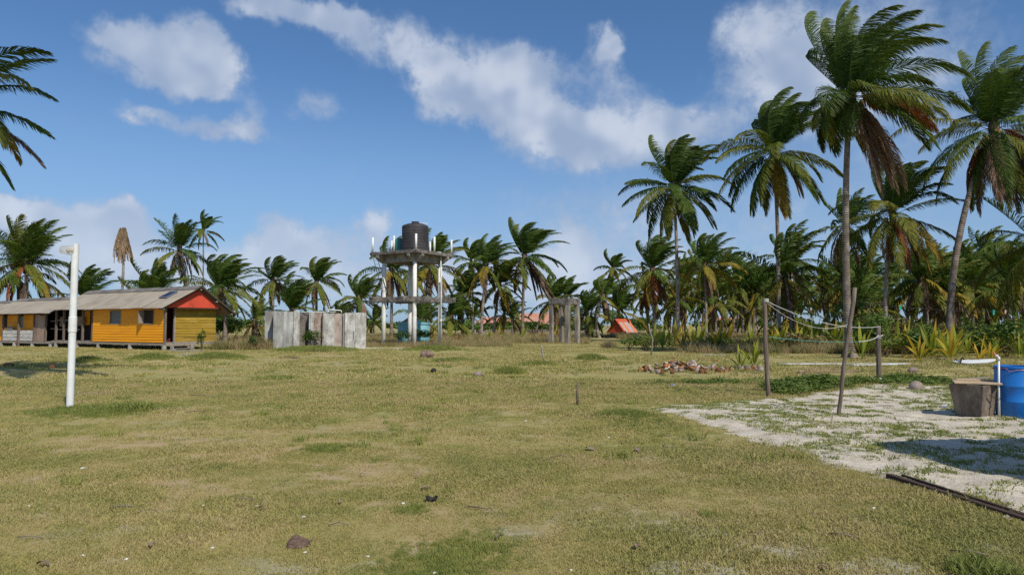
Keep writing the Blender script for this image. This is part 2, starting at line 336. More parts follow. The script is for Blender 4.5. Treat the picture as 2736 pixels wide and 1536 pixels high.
M['far_roof'] = mk('far_roof', [(.45,.19,.12),(.52,.26,.18)], 1.2, .8, dirt=(.48,.30,.22))
M['far_yellow'] = mk('far_yellow', [(.62,.38,.05),(.70,.46,.08)], 1, .7)
M['hut_red'] = mk('hut_red', [(.48,.085,.035),(.62,.13,.055)], 2, .7, dirt=(.32,.06,.035), dscale=2)
M['hut_rust'] = mk('hut_rust', [(.50,.155,.085),(.60,.22,.13)], 2, .75)
M['hut_grey'] = mk('hut_grey', [(.30,.27,.23),(.42,.38,.33)], 2, .75)
M['lamp_glass'] = None

# trunk: grey rings on a brown stem
def trunk_mat(name, c1, c2, c3, ring=9):
    m, nt, N, L, B = mat_new(name); B.inputs['Roughness'].default_value = .9; B.inputs['Specular IOR Level'].default_value = .2
    tc = N.new('ShaderNodeTexCoord')
    nz = N.new('ShaderNodeTexNoise'); nz.inputs['Scale'].default_value = 2.2; nz.inputs['Detail'].default_value = 6; L.new(tc.outputs['Object'], nz.inputs['Vector'])
    wv = N.new('ShaderNodeTexWave'); wv.bands_direction = 'Z'; wv.inputs['Scale'].default_value = ring*.31; wv.inputs['Distortion'].default_value = 2.2; wv.inputs['Detail'].default_value = 3; wv.inputs['Detail Scale'].default_value = 1.4
    L.new(tc.outputs['Object'], wv.inputs['Vector'])
    rp = N.new('ShaderNodeValToRGB'); L.new(nz.outputs['Fac'], rp.inputs[0]); e = rp.color_ramp.elements; e.new(.5)
    for i, (p, c) in enumerate(((.32, c1), (.5, c2), (.68, c3))): e[i].position = p; e[i].color = (*c, 1)
    mp = N.new('ShaderNodeMapRange'); L.new(wv.outputs['Fac'], mp.inputs[0]); mp.inputs[1].default_value = .0; mp.inputs[2].default_value = .45; mp.inputs[3].default_value = .55; mp.inputs[4].default_value = 1
    mx = N.new('ShaderNodeMix'); mx.data_type = 'RGBA'; mx.blend_type = 'MULTIPLY'; mx.inputs[0].default_value = 1; L.new(rp.outputs[0], mx.inputs[6]); L.new(mp.outputs[0], mx.inputs[7]); L.new(mx.outputs[2], B.inputs['Base Color'])
    ad = N.new('ShaderNodeMath'); ad.operation = 'ADD'; L.new(wv.outputs['Fac'], ad.inputs[0]); L.new(nz.outputs['Fac'], ad.inputs[1])
    bp = N.new('ShaderNodeBump'); bp.inputs['Strength'].default_value = .7; bp.inputs['Distance'].default_value = .03; L.new(ad.outputs[0], bp.inputs['Height']); L.new(bp.outputs[0], B.inputs['Normal'])
    return m
M['trunk'] = trunk_mat('trunk', (.115,.085,.062), (.225,.18,.145), (.34,.29,.245))
M['trunk_pale'] = trunk_mat('trunk_pale', (.19,.145,.11), (.32,.265,.215), (.44,.39,.335))

# ------------------------------------------------------------------ ground
def ground_mat(name, sand=False):
    m, nt, N, L, B = mat_new(name); B.inputs['Roughness'].default_value = .95; B.inputs['Specular IOR Level'].default_value = .1
    geo = N.new('ShaderNodeNewGeometry'); P = geo.outputs['Position']
    def nz(sc, d=4, rough=.6, off=(0,0,0), st=(1,1,1)):
        mp = N.new('ShaderNodeMapping'); L.new(P, mp.inputs[0]); mp.inputs['Location'].default_value = off; mp.inputs['Scale'].default_value = st
        n = N.new('ShaderNodeTexNoise'); n.inputs['Scale'].default_value = sc; n.inputs['Detail'].default_value = d; n.inputs['Roughness'].default_value = rough; L.new(mp.outputs[0], n.inputs['Vector']); return n.outputs['Fac']
    def rg(v, a, b, c=0, d=1):
        r = N.new('ShaderNodeMapRange'); L.new(v, r.inputs[0]); r.interpolation_type = 'SMOOTHSTEP'
        for i, x in enumerate((a, b, c, d)): r.inputs[i+1].default_value = x
        return r.outputs[0]
    def mix(f, a, b):
        n = N.new('ShaderNodeMix'); n.data_type = 'RGBA'
        for i, v in ((0, f), (6, a), (7, b)):
            if isinstance(v, tuple): n.inputs[i].default_value = (*v, 1)
            elif isinstance(v, (int, float)): n.inputs[i].default_value = v
            else: L.new(v, n.inputs[i])
        return n.outputs[2]
    if sand:
        c = mix(rg(nz(2.5, 6), .35, .65), (.46,.40,.30), (.58,.515,.41))
        c = mix(rg(nz(14, 5, .7, (3,1,0)), .52, .72), c, (.37,.315,.235))
        c = mix(rg(nz(60, 3, .7, (3,1,0)), .62, .74), c, (.72,.69,.62))
        h = nz(22, 6, .65)
        s = .9
    else:
        c = mix(rg(nz(.35, 4), .38, .62), (.292,.26,.079), (.338,.28,.104))
        c = mix(rg(nz(.8, 5, .65, (7,3,0)), .52, .70), c, (.20,.215,.055))
        c = mix(rg(nz(.55, 5, .7, (1,9,0)), .56, .72), c, (.44,.31,.18))
        c = mix(rg(nz(9, 5, .7, (4,4,0)), .50, .75), c, (.20,.175,.07))
        c = mix(rg(nz(3.5, 6, .75, (2,8,0)), .60, .72), c, (.33,.285,.175))
        def attr(nm):
            n = N.new('ShaderNodeAttribute'); n.attribute_name = nm; return n.outputs['Fac']
        c = mix(attr('bare'), c, (.41,.30,.165)); c = mix(attr('sandy'), c, (.38,.345,.25))
        h = nz(40, 5, .7)
        s = .6
    L.new(c, B.inputs['Base Color'])
    bp = N.new('ShaderNodeBump'); bp.inputs['Strength'].default_value = s; bp.inputs['Distance'].default_value = .03; L.new(h, bp.inputs['Height']); L.new(bp.outputs[0], B.inputs['Normal'])
    return m
M['lawn'] = ground_mat('lawn'); M['sand'] = ground_mat('sand', True)

def bare(x, y):
    """0..1: where the lawn is worn down to tan thatch"""
    b = np.interp(fbm(x*.55+31, y*.95+2, 5), [.52,.66], [0,1])
    w = np.exp(-(((x+4.6)/3.0)**2+((y-8.0)/2.6)**2)) + .8*np.exp(-(((x+1.8)/1.6)**2+((y-8.2)/1.4)**2)) + .55*np.exp(-(((x+1.2)/1.6)**2+((y-6.3)/.7)**2))
    return np.clip(b*.32 + .8*w*np.interp(fbm(x*1.3+7, y*2.4, 5), [.44,.58], [0,1]), 0, 1)
def sandy(x, y):
    """0..1: thin grey sandy patches"""
    w = np.exp(-(((x-1.6)/2.2)**2+((y-4.9)/.8)**2)) + np.exp(-(((x-1.45)/.55)**2+((y-8.5)/.35)**2))*1.2 + .7*np.exp(-(((x+2.0)/2.4)**2+((y-4.9)/.7)**2)) + .25
    return np.clip(w*np.interp(fbm(x*2.0+3, y*2.8+60, 5), [.5,.68], [0,.85]), 0, 1)
def grid_sheet(name, xs, ys, mat, zoff=0, keep=None):
    X, Y = np.meshgrid(xs, ys); Z = gz(X, Y) + zoff
    if keep is not None: Z = sand_z(X, Y)
    nx, ny = len(xs), len(ys)
    V = np.stack([X.ravel(), Y.ravel(), Z.ravel()], 1)
    idx = np.arange(nx*ny).reshape(ny, nx)
    F = np.stack([idx[:-1,:-1].ravel(), idx[:-1,1:].ravel(), idx[1:,1:].ravel(), idx[1:,:-1].ravel()], 1)
    if keep is not None:
        c = V[F].mean(1); F = F[keep(c[:,0], c[:,1])]
        used = np.unique(F); remap = -np.ones(len(V), int); remap[used] = np.arange(len(used)); V = V[used]; F = remap[F]
    o = from_arrays(name, V, F.tolist(), mat, None, True)
    for nm, fn in (('bare', bare), ('sandy', sandy)):
        a = o.data.attributes.new(nm, 'FLOAT', 'POINT'); a.data.foreach_set('value', fn(V[:,0], V[:,1]).astype(np.float32))
    o['kind'] = 'structure'
    return o
xs = np.concatenate([[-4000,-1200,-400,-180,-110], np.linspace(-80,-24,57)[:-1], np.linspace(-24,-12,61)[:-1], np.linspace(-12,6,226)[:-1], np.linspace(6,24,91)[:-1], np.linspace(24,80,57), [110,180,400,1200,4000]])
ys = np.concatenate([[-400,-60,-12,0], np.linspace(2,14,151)[:-1], np.linspace(14,34,101)[:-1], np.linspace(34,92,117), [130,200,400,1000,4000]])
tag(grid_sheet('ground', xs, ys, M['lawn']), 'dry short lawn of the open field under the palms')

SAND = np.array([(2.6,13.2),(2.95,11.2),(3.05,10.8),(3.38,9.2),(3.58,7.96),(3.92,7.2),(4.02,6.6),(4.15,5.7),(4.3,4.6),(4.4,3.0),(9,2),(13,6),(14,13),(12.6,17.0),(11.6,18.2),(9.7,17.4),(7.9,16.6),(6.9,16.1),(5.5,14.95),(4.1,14.1)])
def in_poly(x, y, P):
    x = np.asarray(x, float); y = np.asarray(y, float); r = np.zeros(x.shape, bool); j = len(P)-1
    for i in range(len(P)):
        xi, yi = P[i]; xj, yj = P[j]
        r ^= ((yi > y) != (yj > y)) & (x < (xj-xi)*(y-yi)/(yj-yi+1e-9)+xi); j = i
    return r
def sand_z(x, y):
    """trodden sand surface, dipping under the turf at its rim"""
    k = 0
    for dx, dy in ((.16,0),(-.16,0),(0,.2),(0,-.2),(.3,.3),(-.3,-.3),(-.3,.3),(.3,-.3)): k = k + in_sand(x+dx, y+dy).astype(float)
    k = np.clip(k/8, 0, 1); k = k*k*(3-2*k)
    return gz(x, y) - .022*(1-k) + k*(.010 + .034*np.interp(fbm(x*3.1, y*3.1, 4), [.3,.7], [0,1]))
def in_sand(x, y, a=.6):
    return in_poly(x + (fbm(x*2.4, y*2.4, 5)-.5)*a, y + (fbm(x*2.4+40, y*2.4, 5)-.5)*a*2.2, SAND)
tag(grid_sheet('sand', np.linspace(2.2,14.4,306), np.linspace(2,18.8,421), M['sand'], .012, lambda x, y: in_sand(x, y) | in_sand(x+.12, y) | in_sand(x-.12, y) | in_sand(x, y+.12) | in_sand(x, y-.12)), 'pale coral sand patch with sparse green tufts')

# ------------------------------------------------------------------ grass (uncountable)
def blade_mesh(name, n, rad, h0, h1, w, lean, mat, seed):
    r = np.random.default_rng(seed); V = []; F = []; A = []
    for i in range(n):
        a = r.uniform(0, 2*pi); d = rad*math.sqrt(r.random()); x, y = d*cos(a), d*sin(a); h = r.uniform(h0, h1)
        b = r.uniform(0, 2*pi); lx, ly = np.array((cos(b), sin(b)))*h*r.uniform(.2, lean); wa = r.uniform(0, pi); wx, wy = cos(wa)*w, sin(wa)*w
        k = len(V)
        V += [(x-wx,y-wy,-.01),(x+wx,y+wy,-.01),(x+lx*.35+wx*.7,y+ly*.35+wy*.7,h*.6),(x+lx*.35-wx*.7,y+ly*.35-wy*.7,h*.6),(x+lx,y+ly,h)]
        F += [(k,k+1,k+2,k+3),(k+3,k+2,k+4)]; A += [0,0,.6,.6,1]
    me = bpy.data.meshes.new(name); me.from_pydata(V, [], F); me.materials.append(mat)
    at = me.attributes.new('tip','FLOAT','POINT'); at.data.foreach_set('value', np.array(A, np.float32))
    return bpy.data.objects.new(name, me)

def grass_mat(name, cols, tipc):
    m, nt, N, L, B = mat_new(name); B.inputs['Roughness'].default_value = .75; B.inputs['Specular IOR Level'].default_value = .15
    geo = N.new('ShaderNodeNewGeometry'); oi = N.new('ShaderNodeObjectInfo')
    n1 = N.new('ShaderNodeTexNoise'); n1.inputs['Scale'].default_value = .7; n1.inputs['Detail'].default_value = 5; n1.inputs['Roughness'].default_value = .65; L.new(geo.outputs['Position'], n1.inputs['Vector'])
    a = N.new('ShaderNodeMath'); a.operation = 'MULTIPLY_ADD'; L.new(oi.outputs['Random'], a.inputs[0]); a.inputs[1].default_value = .26; L.new(n1.outputs['Fac'], a.inputs[2])
    rp = N.new('ShaderNodeValToRGB'); L.new(a.outputs[0], rp.inputs[0]); e = rp.color_ramp.elements
    while len(e) < len(cols): e.new(.5)
    for i, c in enumerate(cols): e[i].position = .47 + .30*i/(len(cols)-1); e[i].color = (*c, 1)
    at = N.new('ShaderNodeAttribute'); at.attribute_name = 'tip'
    mx = N.new('ShaderNodeMix'); mx.data_type = 'RGBA'; ml = N.new('ShaderNodeMath'); ml.operation = 'MULTIPLY'; L.new(at.outputs['Fac'], ml.inputs[0]); ml.inputs[1].default_value = .45; L.new(ml.outputs[0], mx.inputs[0]); L.new(rp.outputs[0], mx.inputs[6]); mx.inputs[7].default_value = (*tipc, 1)
    L.new(mx.outputs[2], B.inputs['Base Color'])
    tr = N.new('ShaderNodeBsdfTranslucent'); L.new(mx.outputs[2], tr.inputs[0]); ms = N.new('ShaderNodeMixShader'); ms.inputs[0].default_value = .25
    L.new(B.outputs[0], ms.inputs[1]); L.new(tr.outputs[0], ms.inputs[2]); L.new(ms.outputs[0], N['Material Output'].inputs['Surface'])
    return m
M['grass_dry'] = grass_mat('grass_dry', [(.197,.222,.05),(.295,.275,.075),(.375,.318,.105),(.465,.365,.175)], (.49,.42,.19))
M['grass_green'] = grass_mat('grass_green', [(.13,.18,.04),(.18,.225,.048),(.25,.27,.06)], (.34,.33,.10))
M['grass_tall'] = grass_mat('grass_tall', [(.13,.15,.04),(.22,.20,.07),(.32,.25,.11),(.38,.28,.15)], (.44,.34,.18))

def scatter(name, label, tufts, pts, scl, rot=None, z=None):
    """one uncountable mass: tufts instanced on a point cloud"""
    coll = bpy.data.collections.new(name + '_tufts')
    for t in tufts: coll.objects.link(t)
    P = np.column_stack([pts, gz(pts[:,0], pts[:,1]) if z is None else z])
    me = bpy.data.meshes.new(name); me.vertices.add(len(P)); me.vertices.foreach_set('co', P.astype(np.float32).ravel())
    for nm, v in (('sc', scl), ('rz', rng.uniform(0, 2*pi, len(P)) if rot is None else rot)):
        a = me.attributes.new(nm, 'FLOAT', 'POINT'); a.data.foreach_set('value', np.asarray(v, np.float32))
    a = me.attributes.new('ix', 'INT', 'POINT'); a.data.foreach_set('value', rng.integers(0, len(tufts), len(P)).astype(np.int32))
    o = link_mesh(name, me); tag(o, label, kind='stuff')
    ng = bpy.data.node_groups.new(name, 'GeometryNodeTree')
    ng.interface.new_socket('Geometry', in_out='INPUT', socket_type='NodeSocketGeometry'); ng.interface.new_socket('Geometry', in_out='OUTPUT', socket_type='NodeSocketGeometry')
    N = ng.nodes; L = ng.links; gi = N.new('NodeGroupInput'); go = N.new('NodeGroupOutput')
    ip = N.new('GeometryNodeInstanceOnPoints'); ci = N.new('GeometryNodeCollectionInfo'); ci.inputs[0].default_value = coll
    ci.inputs['Separate Children'].default_value = True; ci.inputs['Reset Children'].default_value = True
    def at(nm, t):
        n = N.new('GeometryNodeInputNamedAttribute'); n.data_type = t; n.inputs[0].default_value = nm; return n.outputs[0]
    L.new(gi.outputs[0], ip.inputs['Points']); L.new(ci.outputs[0], ip.inputs['Instance']); ip.inputs['Pick Instance'].default_value = True
    L.new(at('ix', 'INT'), ip.inputs['Instance Index'])
    cx = N.new('ShaderNodeCombineXYZ'); L.new(at('rz', 'FLOAT'), cx.inputs[2]); L.new(cx.outputs[0], ip.inputs['Rotation'])
    L.new(at('sc', 'FLOAT'), ip.inputs['Scale']); L.new(ip.outputs[0], go.inputs[0])
    md = o.modifiers.new('tufts', 'NODES'); md.node_group = ng
    return o

def wedge(n, d0, d1, r, spread=.80):
    y = np.sqrt(r.uniform(d0*d0, d1*d1, n)); return np.column_stack([r.uniform(-spread, spread, n)*y, y])

def make_grass():
    r = np.random.default_rng(11)
    near = [blade_mesh('short_tuft', 56, .13, .009, .032, .0032, 1.5, M['grass_dry'], i) for i in range(5)]
    p = wedge(15500, 3.9, 9, r); p2 = wedge(15000, 9, 20, r); 
    p = np.vstack([p, p2]); p = p[~in_sand(p[:,0]+r.normal(0,.10,len(p)), p[:,1]+r.normal(0,.16,len(p)))]
    dens = np.maximum(bare(p[:,0], p[:,1])*.8, sandy(p[:,0], p[:,1])*.75); p = p[r.random(len(p)) > dens]
    d = p[:,1]; sc = r.uniform(.75, 1.25, len(p))*np.interp(d, [4,9,20], [.85,1.1,1.9])*np.interp(fbm(p[:,0]*.8, p[:,1]*.8, 3), [.3,.7], [.65,1.3])
    scatter('lawn_grass', 'short dry lawn grass in the foreground', near, p, sc)
    mid = [blade_mesh('field_tuft', 40, .42, .02, .085, .012, 1.2, M['grass_dry'], 20+i) for i in range(4)]
    p = wedge(15000, 19, 62, r, .82); ok = fbm(p[:,0]*.5, p[:,1]*.5, 4) > .44; p = p[ok]
    scatter('field_grass', 'low dry grass across the middle of the field', mid, p, r.uniform(.6, 1.4, len(p)))
    # greener clumps on hummocks and damp spots
    green = [blade_mesh('green_tuft', 50, .14, .03, .12, .005, 1.1, M['grass_green'], 40+i) for i in range(4)]
    pp = []; ss = []
    spots = [(-.1,22.3,.5,170,1.5),(-15.9,30.3,.9,300,1.7),(-13.6,31.6,1.3,500,1.7),(-17.8,28.8,.6,120,1.6),(1.95,12.0,.55,320,.75),(3.5,30.3,.6,180,1.8),(-7.4,12.6,1.1,420,.9),
             (-.35,5.0,.5,200,.42),(-.5,4.6,.6,260,.4),(-6.9,12.5,.22,80,1.8),(-8.16,12.65,.12,26,.9),(1.0,26.5,.8,120,1.4),(-7.2,21,1.0,90,.9),(-2.4,8.9,.35,90,.6),(-7.5,8.5,.6,90,.7),(-.9,6.1,.15,25,.6),(8.0,4.9,.5,40,1.2),(3.05,4.5,.15,60,1.1),
             (-12.5,42.9,2.9,500,2.0),(-4.9,43.3,1.7,280,2.2),(-2.6,29.5,1.2,110,1.6),(6.9,25,2.5,200,1.2)]
    for x, y, q, n, s in spots:
        a = r.normal(0, q*.5, (n, 2)); pp.append(a + (x, y)); ss.append(r.uniform(.5, 1.2, n)*s*np.exp(-(a**2).sum(1)/(q*q)*.5))
    q = wedge(2600, 6, 40, r); k = fbm(q[:,0]*.45+11, q[:,1]*.45, 4) > .60; q = q[k]; q = q[~in_sand(q[:,0], q[:,1])]; pp.append(q); ss.append(r.uniform(.35, .8, len(q)))
    q = wedge(260, 5, 30, r); q = q[~in_sand(q[:,0], q[:,1])]; pp.append(q); ss.append(r.uniform(.5, 1.5, len(q)))
    scatter('green_grass', 'fresh green grass clumps and hummocks in the lawn', green, np.vstack(pp), np.concatenate(ss))
    # runners in the sand
    q = np.column_stack([r.uniform(2.5, 14, 17000), r.uniform(3.5, 18.5, 17000)]); q = q[in_sand(q[:,0], q[:,1], .2)]
    f = fbm(q[:,0]*2.6, q[:,1]*3.4, 3); g = fbm(q[:,0]*.45+5, q[:,1]*.45, 3)
    edge = np.interp(q[:,0] - q[:,1]*.5, [-4.5, 0, 4], [0, .04, .09])
    k = f + .5*(g-.5) + edge > .535; q = q[k]
    runner = [blade_mesh('runner_tuft', 26, .10, .008, .04, .006, 1.7, M['grass_green'], 60+i) for i in range(4)]
    scatter('sand_grass', 'sparse green grass runners creeping over the sand', runner, q, r.uniform(.4, 1.25, len(q)), None, sand_z(q[:,0], q[:,1]) - .004)
    # creeping vine patch behind the sand
    a = np.column_stack([r.uniform(6.3,11.2,1900), r.normal(0,.42,1900)]); a[:,1] += 16.4+(a[:,0]-6.3)*.42+.35; b = r.normal(0, 1, (220, 2))*(.6, .22) + (5.1, 18.9); c = np.column_stack([r.uniform(10, 13.5, 400), r.uniform(18.0, 19.2, 400)])
    q = np.vstack([a, b, c]); q = q[~in_sand(q[:,0], q[:,1])]
    vine = [leaf_clump('vine_tuft', 20, .16, .13, .030, M['vine'], 70+i) for i in range(4)]
    scatter('creeping_vine', 'low dark green creeping vine at the back edge of the sand', vine, q, r.uniform(.6, 1.5, len(q))*np.interp(fbm(q[:,0]*1.3,q[:,1]*1.3,3),[.35,.65],[.6,1.35]))
    # tall rough grass at the edge of the field and below the palms
    tall = [blade_mesh('tall_tuft', 40, .30, .25, .75, .011, .8, M['grass_tall'], 80+i) for i in range(5)]
    P = []; SC = []
    q = np.column_stack([r.uniform(-70, 12, 7000), r.uniform(56, 92, 7000)]); k = fbm(q[:,0]*.18, q[:,1]*.18, 3) > .38; q = q[k]; P.append(q); SC.append(r.uniform(.45, 1.1, len(q))*np.interp(q[:,1], [56, 66], [.45, 1]))
    q = np.column_stack([r.uniform(12, 75, 6500), r.uniform(46, 90, 6500)]); P.append(q); SC.append(r.uniform(.6, 1.25, len(q)))
    q = np.column_stack([r.uniform(6.5, 40, 3600), r.uniform(36, 50, 3600)]); k = (q[:,1] - 36 - 4*fbm(q[:,0]*.25, q[:,1]*.1, 2) + np.interp(q[:,0], [6,10,14,30], [-9,-1,1,2])) > 0; q = q[k]; P.append(q); SC.append(r.uniform(.4, 1.1, len(q)))
    q = np.column_stack([r.uniform(-20.5, -15.0, 900), r.uniform(43.5, 54, 900)]); k = ~((q[:,0] > -15.2) & (q[:,1] < 48)); q = q[k]; k = (q[:,0] + 21.3)*.82 - (q[:,1]-42)*.57 > .5; q = q[k]; P.append(q); SC.append(r.uniform(.7, 1.35, len(q)))
    q = np.column_stack([r.uniform(-15, 0, 1000), r.uniform(50, 58, 1000)]); P.append(q); SC.append(r.uniform(.3, .7, len(q)))
    P = np.vstack(P); SC = np.concatenate(SC); k = ~((abs(P[:,0]-9.6-(P[:,1]-58)*.03) < 2.2) & (P[:,1] < 86) & (P[:,1] > 40)); P = P[k]; SC = SC[k]
    scatter('tall_grass', 'tall rough brownish grass along the far edge of the field', tall, P, SC)

def leaf_clump(name, n, rad, h, s, mat, seed):
    V, F, A = leaf_cloud(n, (0,0,h*.5), (rad,rad,h*.5), s, seed)
    me = bpy.data.meshes.new(name); me.from_pydata([tuple(v) for v in V], [], F); me.materials.append(mat)
    at = me.attributes.new('tip','FLOAT','POINT'); at.data.foreach_set('value', np.asarray(A, np.float32))
    return bpy.data.objects.new(name, me)

def leaf_cloud(n, c, rad, s, seed, shell=.35, lobes=0):
    r = np.random.default_rng(seed)
    d = r.normal(size=(n, 3)); d /= np.linalg.norm(d, axis=1)[:,None]
    k = (shell + (1-shell)*r.random(n)**.6)[:,None]
    p = d*k
    if lobes:
        lc = r.normal(size=(lobes, 3)); lc /= np.linalg.norm(lc, axis=1)[:,None]; lc[:,2] = abs(lc[:,2])*.9
        lc *= r.uniform(.35, .8, (lobes, 1)); i = r.integers(0, lobes, n); p = lc[i] + d*k*r.uniform(.3, .5, lobes)[i][:,None]
    p = p*np.array(rad) + np.array(c)
    u = r.normal(size=(n, 3)); u /= np.linalg.norm(u, axis=1)[:,None]; u[:,2] = u[:,2]*.6
    w = np.cross(u, d + r.normal(size=(n,3))*.5); w /= np.linalg.norm(w, axis=1)[:,None]+1e-6
    l = s*r.uniform(.6, 1.4, n)[:,None]
    V = np.stack([p - u*l, p + w*l*.45, p + u*l, p - w*l*.45], 1).reshape(-1, 3)
    F = np.arange(4*n).reshape(-1, 4).tolist()
    return V, F, np.tile([0,.4,1,.4], n)

make_grass()

# ------------------------------------------------------------------ palms
UP = np.array((0,0,1.))
WIND = np.array((.97,.22,0.))
def nrm(a): return a/(np.linalg.norm(a, axis=-1, keepdims=True)+1e-9)

def frond(r, origin, az, el, L, droop, wind, nl, lw, ll, hang, wleaf, shred=0., start=.13, late=0.):
    """one pinnate frond: curved midrib and two rows of folded leaflets, blown by the wind"""
    n = 14; d = np.array((cos(el)*sin(az), cos(el)*cos(az), sin(el))); p = np.array(origin, float); path = [p.copy()]; T = [d.copy()]
    side0 = np.array((cos(az), -sin(az), 0.))
    for i in range(n):
        s = (i+.5)/n
        d = d + (-UP*droop*(.25+1.6*s) + WIND*wind*((.25+1.3*s)*(1-late)+late*(.02+2.3*s*s)))/n*1.25
        d = d/np.linalg.norm(d); p = p + d*L/n; path.append(p.copy()); T.append(d.copy())
    path = np.array(path); T = np.array(T)
    roll = r.uniform(-.5, .5)
    s = np.linspace(start, .99, nl) + r.uniform(-.3, .3, nl)/nl; s = np.clip(s, start, .995)
    f = s*n; i0 = np.minimum(f.astype(int), n-1); fr = (f-i0)[:,None]
    b = path[i0]*(1-fr) + path[i0+1]*fr; t = nrm(T[i0]*(1-fr) + T[i0+1]*fr)
    Sd = nrm(side0 - (t@side0)[:,None]*t); Nn = np.cross(Sd, t); sg = np.sign(Nn[:,2:3].mean()) or 1; Nn = Nn*sg
    c, q = math.cos(roll), math.sin(roll); Sd, Nn = Sd*c + Nn*q, Nn*c - Sd*q
    prof = np.interp(s, [start,.28,.5,.8,1], [.55,.95,1,.72,.30])
    V = []; A = []
    for sg in (-1, 1):
        alpha = np.interp(s, [start,.5,1], [.45,.75,1.3]) + r.normal(0, .07, nl)
        l = (ll*prof*r.uniform(.86, 1.1, nl))[:,None]
        if shred: l = l*np.where(r.random(nl) < shred, r.uniform(.15,.5,nl), 1)[:,None]
        d1 = nrm(Sd*sg*np.cos(alpha)[:,None] + t*np.sin(alpha)[:,None] + Nn*.22 - UP*hang*.35 + WIND*wleaf*.45 + r.normal(0,.05,(nl,3)))
        d2 = nrm(d1 - UP*hang*(.75+.3*r.random((nl,1))) + WIND*wleaf*(.9+.3*r.random((nl,1))) + r.normal(0,.10,(nl,3)))
        wv = nrm(t - (t*d1).sum(1)[:,None]*d1 + Nn*r.normal(0,.35,(nl,1)))*lw
        m = b + d1*l*.5; e = m + d2*l*.5
        V.append(np.stack([b-wv*.55, b+wv*.55, m+wv, m-wv, e], 1).reshape(-1,3))
        A.append(np.stack([s*.75, s*.75, s*.8+.1, s*.8+.1, s*.8+.2], 1).ravel())
    V = np.vstack(V); A = np.concatenate(A); k = 2*nl
    base = (np.arange(k)*5)[:,None]
    F = (base + np.array([0,1,2,3])).tolist() + (base + np.array([3,2,4])).tolist()
    # midrib
    o = len(V); rr = np.interp(np.linspace(0,1,n+1), [0,.1,1], [1.6,1.0,.25])*lw*1.15
    S2 = nrm(side0 - (T@side0)[:,None]*T); N2 = np.cross(S2, T)
    ring = np.stack([path + S2*rr[:,None], path - S2*rr[:,None], path - N2*rr[:,None]*.9], 1).reshape(-1,3)
    V = np.vstack([V, ring]); A = np.concatenate([A, np.full(len(ring), .55)])
    for i in range(n):
        for k2 in range(3): F.append([o+i*3+k2, o+i*3+(k2+1)%3, o+i*3+3+(k2+1)%3, o+i*3+3+k2])
    return V, F, A

def trunk_path(b, c, bend, n=14):
    b = np.array((b[0], b[1], -.15)); c = np.array(c); mid = (b+c)/2; ctl = mid + np.array((bend, 0, .06*c[2])) + (b-c)*np.array((.28,.28,0))
    t = np.linspace(0,1,n)[:,None]; return (1-t)**2*b + 2*t*(1-t)*ctl + t*t*c

